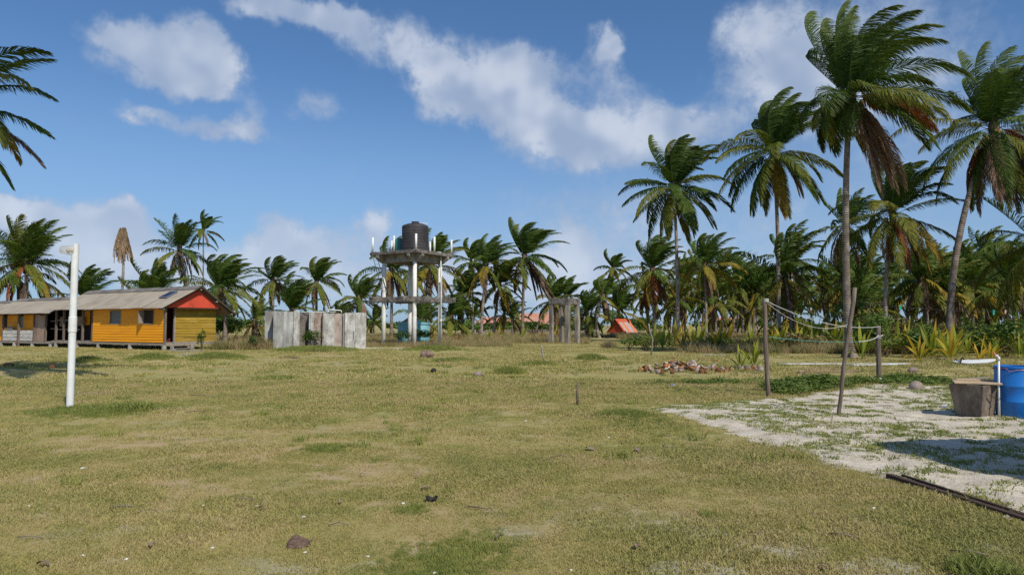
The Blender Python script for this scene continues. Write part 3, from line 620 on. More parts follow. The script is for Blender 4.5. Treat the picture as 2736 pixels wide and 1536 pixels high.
PALM_SEED = [100]
def palm(name, base, crown, L=4.5, n=24, label='', group=None, wind=.5, dead=3, yellow=.12, tr=.15, lod='mid', bend=0., nuts=0, tmat='trunk', rust=0, tip_el=84, low_el=-50, extra=(), dead_mat='frond_dead', dead_side=None, flare=1.7, cat='palm tree', lee=0.):
    PALM_SEED[0] += 1; r = np.random.default_rng(PALM_SEED[0])
    bx, by = base; root = empty(name, (bx, by, 0), 0, label, cat, group)
    off = np.array((bx, by, 0)); c = np.array(crown, float) - off
    P = trunk_path((0,0), c, bend); z = P[:,2]; h = c[2]
    rad = tr*np.interp(z, [-.15,.12,.45,1.2,h*.5,h], [flare*1.1,flare,1.25,1.05,.9,.72]); rad = rad*(1+r.normal(0,.02,len(rad)))
    ns = {'hero':14,'mid':9,'far':6}[lod]
    PP = P
    if lod != 'far':
        zz = np.sort(np.concatenate([np.linspace(0,1,14), [.012,.03,.05]])); PP = np.stack([np.interp(zz, np.linspace(0,1,14), P[:,k]) for k in range(3)], 1)
        rad = tr*np.interp(PP[:,2], [-.15,.12,.45,1.2,h*.5,h], [flare*1.1,flare,1.25,1.05,.9,.72])
    MB().tube(PP, list(rad), ns).build('trunk', M[tmat], root, True)
    nl, lw = {'hero':(int(L*20),.022), 'mid':(int(L*13),.034), 'far':(int(L*8),.055)}[lod]
    lw = max(lw, .00052*by)
    parts = []
    def add(az, el, Lf, droop, wd, hang, wl, m, shred=0):
        V, F, A = frond(r, c + np.array((sin(az)*.1, cos(az)*.1, r.uniform(-.15,.2))), az, el, Lf, droop, wd, nl, lw, L*(.265 if hang < .75 else .225)*r.uniform(.9,1.1), hang, wl, shred, .13, .8 if hang < .75 else 0.)
        parts.append((V, F, A, m))
    nu = int(n*.52)
    for i in range(n):
        a = (i+.5)/n; az = i*2.39996 + r.uniform(-.25,.25); yg = i < nu
        if yg:      # young upright fronds, combed over by the wind
            q = i/nu; el = R(tip_el - 38*q**1.1 + r.normal(0,5)); Lf = L*np.interp(q, [0,.3,1], [.68,.88,.96])*r.uniform(.9,1.06)
            droop = np.interp(q, [0,1], [.25,.75])*r.uniform(.8,1.2); wd = wind*1.75*r.uniform(.75,1.25)*(1.25 if sin(az) < -.2 else 1); hang = .25+.45*q; wl = wind*1.9
        else:       # old fronds, drooping all round
            q = (i-nu)/(n-nu); el = R((tip_el-44) - (tip_el-44-low_el)*q**.9 + r.normal(0,7)); Lf = L*np.interp(q, [0,.6,1], [1.02,1.0,.85])*r.uniform(.9,1.06)
            droop = np.interp(q, [0,1], [1.0,.95])*r.uniform(.8,1.25); wd = wind*.42*r.uniform(.6,1.3); hang = .85+.6*q; wl = wind*.8
            if lee and sin(az) < -.1: Lf *= 1-.5*lee; droop *= 1+lee; wd += .5*lee
        if a > 1-yellow: m = 'frond_yellow' if r.random() < .35 else 'frond_olive'
        elif a > .55: m = 'frond_olive' if r.random() < .45 else 'frond_green'
        else: m = 'frond_green' if r.random() < .9 else 'frond_olive'
        add(az, el, Lf, droop, wd, hang, wl, m, .05)
    for i in range(dead):
        az = (r.uniform(0, 2*pi) if dead_side is None else dead_side + r.normal(0,.5)); el = R(r.uniform(-75,-35))
        m = 'frond_rust' if i < rust else dead_mat
        add(az, el, L*r.uniform(.65,.95), 1.5, wind*.4, 1.8, wind*.5, m, .25)
    for e in extra: add(*e)
    if lod == 'far':
        by_m = {}
        for V, F, A, m in parts: by_m.setdefault(m, []).append((V, F, A))
        # crown of a small distant palm: one mesh, several leaf colours
        V = np.vstack([p[0] for p in parts]); A = np.concatenate([p[2] for p in parts]); F = []; MI = []; o = 0; ms = []
        for v, f, a, m in parts:
            if m not in ms: ms.append(m)
            F += [[i+o for i in q] for q in f]; MI += [ms.index(m)]*len(f); o += len(v)
        ob = from_arrays('crown', V, F, None, root, False, A)
        for m in ms: ob.data.materials.append(M[m])
        ob.data.polygons.foreach_set('material_index', MI)
    else:
        for V, F, A, m in parts: from_arrays('frond', V, F, M[m], root, False, A)
    if lod != 'far':   # fibrous crown shaft
        MB().tube([c+np.array((0,0,-.75)), c+np.array((0,0,-.35)), c+np.array((0,0,.3)), c+np.array((.02,0,.9))], [tr*.8, tr*1.45, tr*1.45, tr*.5], 9).build('crown_shaft', M['frond_dead'], root, True)
    for i in range(nuts):
        a = i*2.4+r.uniform(0,1); rr = r.uniform(.32,.6); p = c + np.array((cos(a)*rr, sin(a)*rr, -r.uniform(.25,1.05)))
        MB().lathe([(0,-.17),(.07,-.14),(.115,-.04),(.12,.04),(.08,.13),(.02,.17)], 9, p).build('coconut', M['coconut_green'], root, True)
        
    return root

# the tall palms on the right-hand side of the field
palm('coconut_palm', (16.5,33.5), (16.88,33.5,12.9), 5.8, 38, 'tallest coconut palm with flared base, hanging coconuts and a long rust-red frond', 'coconut palms round the field', .95, 7, .06, .175, 'hero', -.3, 14, 'trunk', 0, 86, -30,
     [(R(82), R(2), 5.0, .75, .15, 1.3, .4, 'frond_rust', .1), (R(75), R(14), 5.2, .75, .35, 1.1, .8, 'frond_olive'), (R(80), R(38), 5.0, .8, .5, 1.0, 1.0, 'frond_green'), (R(-75), R(66), 5.0, .3, 1.0, .6, 1.8, 'frond_green'), (R(-85), R(76), 5.3, .2, 1.0, .5, 2.0, 'frond_green'), (R(-60), R(82), 5.2, .2, .9, .5, 2.0, 'frond_green'),
      (R(-95), R(12), 2.6, 1.9, .2, 1.3, .5, 'frond_olive'), (R(60), R(-62), 4.6, .8, .25, 2.0, .6, 'frond_dead', .3), (R(80), R(-55), 5.0, .8, .2, 2.0, .6, 'frond_dead', .3), (R(100), R(-70), 4.0, 1, .1, 2.0, .5, 'frond_dead', .3)], 'frond_dead', R(95), 2.3, 'palm tree', .9)
palm('coconut_palm', (21.38,55), (21.31,55,15.7), 6.1, 40, 'tall coconut palm with full wind-combed crown, directly left of the tallest palm', 'coconut palms round the field', .8, 2, .08, .17, 'hero', .35, 6, 'trunk_pale', 0, 86, -76,
     [(R(-88), R(18), 4.9, 1.0, -.05, 1.1, .4, 'frond_olive'), (R(-100), R(-5), 5.0, .9, 0, 1.1, .3, 'frond_green')], 'frond_dead', R(100), 1.5)
palm('coconut_palm', (15.04,62), (14.86,62,14.3), 5.8, 38, 'slim coconut palm with one pinkish dead frond hanging beside its grey-ringed trunk', 'coconut palms round the field', .8, 2, .08, .165, 'hero', .1, 4, 'trunk_pale', 2, 86, -72,
     [(R(-90), R(22), 4.4, .55, -.05, 1.1, .4, 'frond_green'), (R(-95), R(2), 5.2, .8, -.05, 1.1, .3, 'frond_green'), (R(-100), R(-25), 5.0, .6, 0, 1.1, .3, 'frond_green')], 'frond_dead', R(110), 1.4)
palm('coconut_palm', (26.79,42), (30.06,42,13.8), 6.0, 40, 'leaning coconut palm with dark skirt and orange dead frond at the frame edge', 'coconut palms round the field', .75, 13, .08, .2, 'hero', -.5, 10, 'trunk', 1, 86, -74,
     [(R(120), R(-30), 4.0, 1, .1, 1.6, .6, 'frond_rust', .1), (R(-90), R(-20), 5.4, .7, 0, 1.3, .3, 'frond_green'), (R(-85), R(8), 4.8, .9, 0, 1.2, .3, 'frond_olive'), (R(-80), R(66), 5.4, .3, .6, .6, 1.6, 'frond_green')], 'frond_dead', None, 1.3)
palm('coconut_palm', (24.58,45), (25.27,45,8.9), 4.9, 36, 'mid-height coconut palm with rusty lower fronds between the tallest and leaning palms', 'coconut palms round the field', .7, 5, .22, .15, 'hero', -.2, 4, 'trunk_pale', 3, 86, -60)
palm('coconut_palm', (24.44,60), (24.5,60,7.3), 4.2, 24, 'shorter green palm right behind the slim pole with the rope', 'coconut palms round the field', .6, 3, .14, .13, 'mid', .1)
palm('coconut_palm', (25.45,52), (25.65,52,9.1), 3.6, 22, 'thin palm standing half hidden behind the tallest trunk', 'coconut palms round the field', .55, 4, .1, .12, 'mid', .2)
palm('coconut_palm', (21.23,75), (21.21,75,8.3), 4.9, 22, 'palm with yellowing arched fronds just right of the slim palm trunk', 'coconut palms round the field', .7, 4, .35, .16, 'mid', .2, 0, 'trunk_pale')
palm('coconut_palm', (16.64,80), (16.49,80,8.0), 5.4, 26, 'stout pale-trunked palm with orange-tipped fronds just left of the slim palm', 'coconut palms round the field', .7, 5, .3, .22, 'mid', .1, 8, 'trunk_pale', 2)
palm('coconut_palm', (35.24,58), (34.86,58,5.5), 4.0, 22, 'low dark palm behind the mid-height rusty palm', 'coconut palms round the field', .5, 4, .25, .13, 'mid', .2)
palm('coconut_palm', (40.47,60), (40.43,60,5.2), 4.4, 24, 'low bushy palm behind the trunk of the leaning palm', 'coconut palms round the field', .5, 4, .2, .15, 'mid')
palm('coconut_palm', (30.9,40), (31.2,40,6.2), 4.6, 26, 'bushy palm cut by the frame edge below the leaning palm crown', 'coconut palms round the field', .5, 3, .2, .15, 'hero')
palm('coconut_palm', (33.84,46), (33.79,46,4.4), 4.0, 22, 'low palm with drooping fronds in the thicket behind the blue drum', 'coconut palms round the field', .45, 3, .25, .14, 'mid')
# the palm whose crown reaches in from the left
palm('coconut_palm', (-18.3,19), (-16.2,19,7.9), 3.4, 9, 'palm crown reaching in at the upper frame edge opposite the tall palms', None, .25, 1, .1, .15, 'hero', .2, 0, 'trunk', 0, 80, 10,
     [(R(88), R(24), 3.15, .75, .1, .9, .35, 'frond_green'), (R(100), R(8), 2.7, 1.6, .0, .9, .2, 'frond_olive'), (R(92), R(-2), 3.3, .5, .12, .8, .3, 'frond_green'), (R(84), R(-18), 3.2, .55, .05, .8, .3, 'frond_dead'), (R(95), R(-40), 3.2, .4, .05, .8, .3, 'frond_green'), (R(80), R(55), 3.2, .9, .2, .8, .3, 'frond_green')])
palm('coconut_palm', (-14.6,14.2), (-10.7,14.2,14.0), 4.6, 24, 'tall leaning palm whose crown rises above the frame and shades the lawn', None, .4, 1, .1, .15, 'mid', -1.6)
# middle group
MG = 'palms behind the water tower and concrete frame'
palm('coconut_palm', (1.32,86), (1.56,86,10.1), 6.0, 28, 'big windswept palm with large brown skirt of dead fronds beside the concrete frame', MG, .95, 8, .14, .2, 'mid', 0, 4, 'trunk', 0, 86, -50, [(R(-90), R(60), 5.6, .3, .8, .5, 1.8, 'frond_green'), (R(-85), R(-4), 5.0, .9, 0, 1.1, .3, 'frond_yellow'),
     (R(110), R(-55), 7.0, .5, .3, 2, .7, 'frond_dead', .2), (R(95), R(-60), 7.2, .5, .3, 2, .7, 'frond_dead', .2), (R(80), R(-50), 7.0, .6, .3, 2, .7, 'frond_dead', .2)], 'frond_dead', R(105))
palm('coconut_palm', (-3.82,84), (-3.19,84,8.8), 5.0, 24, 'palm with yellow lower fronds, left of the big brown-skirted palm', MG, .8, 3, .3, .19, 'mid', .1, 0, 'trunk_pale')
palm('coconut_palm', (-2.41,88), (-1.59,88,6.8), 4.6, 24, 'dark-crowned palm crowded between yellow-fronded and brown-skirted palms', MG, .7, 4, .25, .17, 'mid', .1, 0, 'trunk_pale')
palm('coconut_palm', (-5.8,100), (-6.05,100,11), 4.4, 18, 'thin pale palm rising farthest back right of the water tower', MG, .9, 2, .15, .12, 'mid', .3)
palm('coconut_palm', (-6.55,90), (-6.52,90,5.4), 4.6, 24, 'low twin-trunk looking palm close to the right tower column', MG, .6, 3, .2, .17, 'mid')
palm('coconut_palm', (3.33,95), (5.73,95,5.1), 4.4, 22, 'palm seen through and above the concrete frame', MG, .7, 3, .25, .16, 'mid', -.4)
palm('coconut_palm', (19.0,130), (19.23,130,12.4), 4.3, 17, 'small far palm on a bare thin stem above the red hut', MG, .95, 1, .1, .14, 'mid', .3)
palm('coconut_palm', (-7.18,80), (-7.1,80,2.4), 4.2, 18, 'short young palm with yellow-orange fronds right of the tower', MG, .4, 1, .3, .16, 'mid')
palm('coconut_palm', (-1.16,92), (-1.06,92,3.1), 3.6, 14, 'small young palm in front of the far orange roofs', MG, .4, 0, .3, .11, 'mid')
palm('coconut_palm', (9.8,90), (9.86,90,3.2), 4.2, 20, 'low yellowish palm just right of the concrete frame', MG, .6, 2, .3, .18, 'mid')
palm('coconut_palm', (10.76,84), (11.24,84,5.0), 3.4, 7, 'nearly bare leaning grey stem with few fronds left of the red hut', MG, .7, 1, .3, .14, 'mid', -1.0, 0, 'trunk_pale')
palm('coconut_palm', (14.9,97), (15.1,97,3.6), 5.0, 18, 'young palm with long spreading fronds over the red hut', MG, .4, 1, .2, .15, 'mid')
palm('coconut_palm', (11.61,100), (13.4,100,5.6), 4.6, 22, 'dark windblown palm behind the red hut', MG, .9, 2, .1, .16, 'mid')
palm('coconut_palm', (19.8,99), (19.6,99,6.1), 4.8, 24, 'dark shaded palm behind the stout pale-trunked palm', MG, .8, 4, .2, .18, 'mid')
palm('coconut_palm', (8.0,104), (8.2,104,5.8), 4.4, 20, 'windblown palm showing above the right beam of the concrete frame', MG, .9, 2, .12, .16, 'mid')
palm('coconut_palm', (-13.04,74), (-13.1,74,7.5), 4.6, 24, 'palm with drooping tan fronds behind the left tower column', MG, .55, 7, .3, .17, 'mid')
palm('coconut_palm', (-9.39,78), (-9.27,78,8.3), 5.0, 25, 'palm with long hanging yellow fronds behind the right tower column', MG, .6, 5, .35, .17, 'mid')
palm('coconut_palm', (-13.2,90), (-13.26,90,8.4), 4.6, 22, 'palm whose crown hides behind the tower platform', MG, .8, 3, .2, .16, 'mid')
palm('coconut_palm', (-8.62,64), (-8.52,64,2.0), 3.0, 14, 'short young palm between the tower legs', MG, .4, 1, .2, .12, 'mid')
palm('coconut_palm', (-15.56,70), (-15.67,70,4.2), 3.5, 22, 'palm with shaggy dark trunk between grey ruin and tower', MG, .7, 3, .12, .22, 'mid', .2)
palm('coconut_palm', (-25.38,72), (-25.24,72,6.3), 3.5, 22, 'slim palm rising behind the left end of the grey ruin', MG, .65, 4, .2, .13, 'mid', .2)
palm('coconut_palm', (-21.19,74), (-21.22,74,6.3), 3.7, 24, 'palm with drooping pinkish fronds behind the middle of the grey ruin', MG, .65, 4, .22, .16, 'mid')
palm('coconut_palm', (-22.15,70), (-22.56,70,3.0), 4.4, 24, 'low bushy palm right behind the grey ruin', MG, .5, 1, .3, .18, 'mid')
palm('coconut_palm', (-24.79,66), (-24.79,66,1.9), 3.1, 16, 'short palm with rust-brown drooping fronds beside the grey ruin', MG, .5, 4, .15, .14, 'mid', 0, 0, 'trunk', 2)
palm('coconut_palm', (-20.5,80), (-20.29,80,2.3), 3.0, 14, 'tiny palm top just above the grey ruin wall', MG, .5, 0, .2, .12, 'mid')
# behind the yellow house
HG = 'palms behind the yellow house'
palm('coconut_palm', (-42.7,60), (-42.78,60,7.0), 5.0, 30, 'full palm with orange lower fronds behind the far house roof', HG, .3, 3, .3, .2, 'mid', 0, 4, 'trunk', 2, 84, -45)
palm('coconut_palm', (-43.6,60.5), (-43.9,60.5,5.8), 4.6, 14, 'second dark trunk crowded beside the full orange-fronded palm', HG, .3, 2, .3, .16, 'mid')
palm('coconut_palm', (-39.69,64), (-40.14,64,4.0), 4.2, 26, 'dark bushy palm behind the lamp post', HG, .4, 2, .2, .2, 'mid')
palm('coconut_palm', (-37.5,68), (-36.8,68,3.9), 3.9, 22, 'dark bushy palm at the foot of the dead palm', HG, .4, 1, .15, .2, 'mid')
palm('coconut_palm', (-31.18,66), (-32.28,66,8.9), 3.7, 22, 'palm with hanging tan skirt above the house ridge', HG, .25, 6, .15, .16, 'mid', .3, 0, 'trunk', 0, 84, -35, (), 'frond_tan')
palm('coconut_palm', (-42.96,95), (-43.23,95,14.8), 3.4, 12, 'tiny far palm on a very thin tall stem above the house', HG, .6, 2, .1, .11, 'mid')
palm('coconut_palm', (-24.4,58), (-24.77,58,4.7), 4.0, 26, 'dense palm spreading over the red gable', HG, .75, 2, .3, .16, 'mid', .4)
palm('coconut_palm', (-26.07,62), (-26.6,62,4.8), 3.8, 24, 'dense palm just behind the palm over the red gable', HG, .7, 1, .2, .16, 'mid', .3)
palm('coconut_palm', (-33.04,64), (-33.47,64,4.5), 3.9, 20, 'low palm peeping over the middle of the house ridge', HG, .35, 1, .12, .15, 'mid')

# dead palm: bare stem with a collapsed tan skirt
def dead_palm():
    r = np.random.default_rng(5); root = empty('dead_palm', (-44.83,78,0), 0, 'dead palm with bare stem and collapsed tan skirt of fronds', 'dead palm')
    c = np.array((.1,0,12.5)); P = trunk_path((0,0), c, .5)
    MB().tube(P, list(np.interp(P[:,2], [0,1,12], [.22,.17,.12])), 9).build('trunk', M['trunk_pale'], root, True)
    for i in range(70):
        az = i*2.4; rr = r.uniform(.05,.42); V, F, A = frond(r, c + np.array((rr*cos(az), rr*sin(az), r.uniform(-.6,.35)-rr*.3)), az, R(r.uniform(-86,-68)), r.uniform(1.9,3.5), .8, .16, 34, .06, .42, 2.4, .35, .2)
        from_arrays('frond', V, F, M['frond_tan'], root, False, A)
dead_palm()

# far grove filling the skyline on the right
r_ = np.random.default_rng(41); k_ = 0
while k_ < 42:
    y = r_.uniform(72, 128); x = r_.uniform(.22, .82)*y
    if x/y < .24 and y < 92: continue
    h = r_.uniform(3.5, 9.5)*(1 + .1*(y > 100))
    palm('coconut_palm', (x, y), (x + r_.normal(0,.4) + .3, y, h), r_.uniform(3.8,5.0), int(r_.integers(19,25)), 'coconut palm of the dense grove behind the clothesline poles', 'palms of the dense far grove', r_.uniform(.5,.85), int(r_.integers(1,5)), r_.uniform(.1,.35), r_.uniform(.13,.18), 'far', r_.normal(0,.15), 0, 'trunk' if r_.random() < .6 else 'trunk_pale'); k_ += 1
for i in range(18):
    y = r_.uniform(54, 80); x = r_.uniform(.40, .80)*y; h = r_.uniform(2.0, 6.5)
    palm('coconut_palm', (x, y), (x + r_.normal(0,.3), y, h), r_.uniform(3.6,4.6), 22, 'low crowded palm filling the thicket behind the short dark pole', 'low palms of the near thicket', r_.uniform(.4,.7), 3, r_.uniform(.15,.35), .14, 'far', 0, 0, 'trunk' if i % 2 else 'trunk_pale')
for i in range(9):
    y = r_.uniform(84, 104); x = r_.uniform(.20, .40)*y; h = r_.uniform(2.5, 7)
    palm('coconut_palm', (x, y), (x + r_.normal(0,.3), y, h), r_.uniform(3.8,4.8), 22, 'crowded palm in the shade between the slim palm and the rope pole', 'shaded palms behind the saplings', r_.uniform(.5,.8), 3, r_.uniform(.15,.35), .15, 'far', 0, 0, 'trunk' if i % 2 else 'trunk_pale')
for i in range(9):      # thinner far row behind the middle and the left
    x = (-62 + i*9 + r_.normal(0,1.5)); y = r_.uniform(100, 135); h = r_.uniform(1.6, 3.2)
    palm('coconut_palm', (x, y), (x, y, h), r_.uniform(3.4,4.2), 17, 'low distant palm in the hedge line at the horizon', 'low palms along the horizon', .6, 1, .2, .15, 'far')

# ------------------------------------------------------------------ saplings (sprouted coconuts)
def sapling(x, y, h, n, mat, label, group, seed, spread=1., name='coconut_sapling', nut=False, wide=.062):
    r = np.random.default_rng(seed); root = empty(name, (x, y, g1(x, y)-.03), 0, label, 'palm sapling', group)
    for i in range(n):
        a = (i+.5)/n; az = i*2.4 + r.uniform(-.4,.4); el = R(86 - 52*a*spread + r.normal(0,6)); L = h*r.uniform(.75,1.08)
        d = np.array((cos(el)*sin(az), cos(el)*cos(az), sin(el))); sd = np.array((cos(az), -sin(az), 0.)); p = np.array((0,0,.02)); V = []; A = []; m = 9
        for k in range(m+1):
            s = k/m; w = wide*h*np.interp(s, [0,.2,.35,.7,1], [.10,.14,.75,1.0,.32]); nn = np.cross(sd, d)
            V += [p - sd*w + abs(nn)*w*.25*(s > .25), p, p + sd*w + abs(nn)*w*.25*(s > .25)]; A += [s]*3
            if k < m: d = nrm(d + (-UP*(.35+.9*a)*(s+.15) + WIND*.12*s)/m*1.6); p = p + d*L/m
        F = []
        for k in range(m):
            for j in (0,1):
                F.append([k*3+j, k*3+j+1, k*3+j+4, k*3+j+3])
        # split tip
        o = 3*m; tip1 = len(V); V += [np.array(V[o]) + d*L*.16 - sd*.02, np.array(V[o+2]) + d*L*.16 + sd*.02]; A += [1,1]; F += [[o, o+1, tip1], [o+1, o+2, tip1+1]]
        mm = mat if not isinstance(mat, list) else mat[int(r.integers(0, len(mat)))]
        from_arrays('leaf', V, F, M[mm], root, False, A)
    if nut: MB().lathe([(0,-.12),(.09,-.09),(.13,0),(.09,.1),(0,.14)], 10, (0,0,.06)).build('coconut', M['coconut_grey'], root, True)
    return root
sapling(8.9,25.2,1.15,9,'sapling_green','taller bright green sprout beside the rope pole above the husks','sprouting coconuts at the husk pile',1,.9,nut=True)
sapling(8.1,24.3,.85,8,'sapling_green','lower bright green sprout just left of the taller sprout','sprouting coconuts at the husk pile',2,1.2,nut=True)
sapling(8.45,24.6,.7,4,'sapling_green','thin small sprout between the two bright sprouts','sprouting coconuts at the husk pile',3,.7,nut=True)
sapling(7.35,25.0,.45,3,'sapling_green','tiny sprout left of the two bright sprouts','sprouting coconuts at the husk pile',4,.9,nut=True)
# named ones along the thicket edge
SP = [(17.6,29.6,1.3,9,['sapling_yellow'],'bright yellow sapling beside the short rope post'),(19.6,30.6,1.45,9,['sapling_yellow','sapling_green'],'yellow-green sapling second from the short rope post'),(18.9,27.7,1.1,7,['sapling_yellow'],'orange-stemmed sapling nearest the white board'),(20.2,28.9,1.05,7,['sapling_yellow'],'small golden sapling at the thicket edge'),
      (11.6,48.5,2.0,10,['sapling_green','sapling_yellow'],'broad sapling clump right of the slim palm trunk'),(13.2,48,2.1,10,['sapling_green'],'tallest green sapling in the row left of the rope pole'),(14.8,47.2,1.9,10,['sapling_green','sapling_yellow'],'sapling with yellow blades left of the rope pole'),(12.3,46.6,1.5,8,['sapling_green','sapling_yellow'],'small sapling in front of the sapling row'),
      (9.9,47.6,1.7,9,['sapling_green'],'first green sapling of the row by the slim palm'),(18.4,47.5,1.6,8,['sapling_yellow','sapling_green'],'pale yellow sapling in dry brush left of the rope pole'),(21.8,46,1.9,9,['sapling_green'],'green sapling directly right of the rope pole'),(23.4,45,2.0,9,['sapling_green','sapling_yellow'],'sapling with drooping dry blade under the sagging ropes')]
for i, (x, y, h, n, m, lb) in enumerate(SP): sapling(x, y, h, n, m, lb, 'coconut saplings in the undergrowth', 20+i)
for i in range(46):
    y = r_.uniform(33, 66); x = r_.uniform(.40, .80)*y
    if y < 40 and x < 18: x += 5
    sapling(x, y, r_.uniform(1.3,2.3), int(r_.integers(7,10)), [['sapling_green'],['sapling_green','frond_olive'],['sapling_green','sapling_yellow']][i%3], 'leafy green sapling in the dense undergrowth of the grove', 'saplings of the dense undergrowth', 60+i)
for i in range(16):
    y = r_.uniform(41, 50); x = r_.uniform(.19, .44)*y
    sapling(x, y, r_.uniform(1.1,1.9), int(r_.integers(8,11)), [['sapling_green'],['sapling_yellow','sapling_green'],['sapling_green','sapling_yellow']][i%3], 'yellow-green sapling in the sunlit row left of the rope poles', 'saplings of the sunlit row', 180+i)
for i in range(20):
    y = r_.uniform(62, 92); x = r_.uniform(-.16, .13)*y
    if 7 < x < 13: continue
    sapling(x, y, r_.uniform(.8,1.5), 7, [['sapling_yellow'],['sapling_green'],['sapling_yellow','frond_rust']][i%3], 'small sapling in the rough grass behind tower and frame', 'saplings in the rough grass', 130+i)

rt = np.random.default_rng(77)
for i in range(22):      # front edge of the thicket on the right
    y = rt.uniform(31.5, 38); x = y*rt.uniform(.50, .80)
    sapling(x, y, rt.uniform(1.0,1.9), int(rt.integers(7,10)), [['sapling_green'],['sapling_yellow','sapling_green'],['sapling_green','frond_olive'],['sapling_yellow','frond_dead']][i%4], 'sapling at the front edge of the thicket behind the drum', 'saplings at the thicket edge', 240+i)
def fallen_frond(x, y, rz, L, mat, label, group):
    o = empty('fallen_frond', (x, y, g1(x,y)+.04), rz, label, 'fallen frond', group); r = np.random.default_rng(int(x*31+y*7)%999)
    V, F, A = frond(r, (0,-L/2,.05), 0, R(5), L, .12, 0, 40, .016, L*.16, .25, .15, .2); V[:,2] = np.maximum(V[:,2]*.5, .01)
    from_arrays('leaf', V, F, M[mat], o, False, A)
for i, (x, y, a, L) in enumerate(((19.4,30.2,1.2,2.6),(21.5,30.6,2.0,2.8),(16.2,30.5,.8,2.2),(23.2,31.0,1.5,2.6),(12.6,38.2,1.4,2.6),(9.6,39.5,1.8,2.4),(-3.5,58,1.5,2.8),(-11.5,40.5,1.3,2.0))):
    fallen_frond(x, y, a, L, 'frond_dead' if i % 2 else 'frond_tan', 'dry brown frond fallen flat at the edge of the grass', 'fallen dry fronds')
# ------------------------------------------------------------------ bushes
def bush(name, x, y, rx, ry, rz, n, s, mat, label, group, seed, cat='bush', z0=0.):
    root = empty(name, (x, y, z0), 0, label, cat, group)
    V, F, A = leaf_cloud(n, (0,0,rz*.55), (rx,ry,rz*.62), s, seed, .3, 9)
    V = np.asarray(V); V[:,2] = np.maximum(V[:,2], .0)
    from_arrays('foliage', V, F, M[mat], root, False, A)
    mb = MB(); r = np.random.default_rng(seed)
    for k in range(5):
        e = (r.normal(0,rx*.4), r.normal(0,ry*.4), rz*r.uniform(.5,.95)); mb.tube([(0,0,-.1),(e[0]*.4,e[1]*.4,e[2]*.5),e], [.035,.022,.008], 5)
    mb.build('stem', M['stem'], root)
    return root
bush('shrub', -8.1,56.2,1.7,.8,1.25,1300,.085,'bush','leafy green shrub growing in front of the turquoise tank','',300)
bush('shrub', -13.0,44.6,.75,.4,1.35,900,.06,'bush','climbing green shrub growing in the recess of the grey ruin','',301)
bush('shrub', -18.4,40.6,.28,.28,1.25,380,.055,'bush','slim green weed standing before the mustard end wall','',302)
bush('shrub', -16.4,43.9,.5,.5,.9,420,.07,'bush','green weed in the brown grass left of the ruin','',303)
bush('shrub', -25.3,60,1.9,1.6,2.3,1700,.14,'bush','round dark green shrub beyond the house end','',304)
for o in bpy.data.objects:
    if o.get('group') == '': del o['group']
for i in range(44):      # thicket below the palms on the right
    y = r_.uniform(34, 74); x = r_.uniform(.36, .82)*y
    if x < 15 and y < 46: continue
    if y < 37 and x < 17.5: continue
    bush('bush', x, y, r_.uniform(1.0,2.2), r_.uniform(.8,1.6), r_.uniform(.9,2.0), 800, .12, 'bush' if r_.random() < .75 else 'bush_dry', 'dark leafy bush in the thicket under the right-hand palms', 'bushes of the palm thicket', 320+i)
for i in range(12):
    y = rt.uniform(34, 40); x = y*rt.uniform(.52, .82)
    bush('bush', x, y, rt.uniform(.8,1.5), rt.uniform(.7,1.1), rt.uniform(.8,1.6), 800, .09, 'vine' if i % 3 else 'bush', 'sunlit green bush at the front edge of the thicket', 'bushes at the thicket edge', 560+i)
for i in range(14):
    x = r_.uniform(6.8, 19); y = np.interp(x, [7,10,19], [42,41,40]) + r_.uniform(0,4)
    bush('brush_clump', x, y, r_.uniform(.7,1.3), .7, r_.uniform(.6,1.0), 520, .07, 'bush_dry' if i % 2 else 'vine', 'clump of dry brown brush before the sapling row', 'dry brush clumps before the saplings', 380+i, 'brush')
for i in range(13):
    x = -12 + i*3.0 + r_.normal(0,.6); y = r_.uniform(118, 128)
    bush('bush', x, y, r_.uniform(2.2,3.2), 2, r_.uniform(1.5,1.9), 500, .24, 'bush', 'low rounded bush in the far hedge along the horizon', 'far hedge bushes', 520+i)
for i in range(34):
    x = -70 + i*5.3 + r_.normal(0,1); y = r_.uniform(112, 150)
    bush('bush', x, y, r_.uniform(3,5), 2.5, r_.uniform(1.9,3.2), 700, .30, 'bush', 'low rounded bush in the far hedge along the horizon', 'far hedge bushes', 420+i)

# ------------------------------------------------------------------ the yellow house row
def corrugated(x0, x1, yz0, yz1, step=.177, amp=.027, thick=.01, sub=4):
    """corrugated sheet in the x / slope plane: ridges run down the slope from yz1 (top) to yz0 (eave)"""
    nx = max(2, int((x1-x0)/step*sub)); xs = np.linspace(x0, x1, nx+1); dy, dz = yz1[0]-yz0[0], yz1[1]-yz0[1]; l = math.hypot(dy, dz); ny, nz = -dz/l, dy/l
    if nz < 0: ny, nz = -ny, -nz
    V = []
    for lay in (0, -thick):
        for (y, z) in (yz0, yz1):
            h = amp*np.sin(2*pi*xs/step) + lay
            V += [(a, y+ny*b, z+nz*b) for a, b in zip(xs, h)]
    n = nx+1; F = []
    for i in range(nx):
        F += [(i, i+1, n+i+1, n+i), (2*n+i, 3*n+i, 3*n+i+1, 2*n+i+1), (i, 2*n+i, 2*n+i+1, i+1), (n+i, n+i+1, 3*n+i+1, 3*n+i)]
    F += [(0, n, 3*n, 2*n), (nx, 2*n+nx, 3*n+nx, n+nx)]
    return V, F

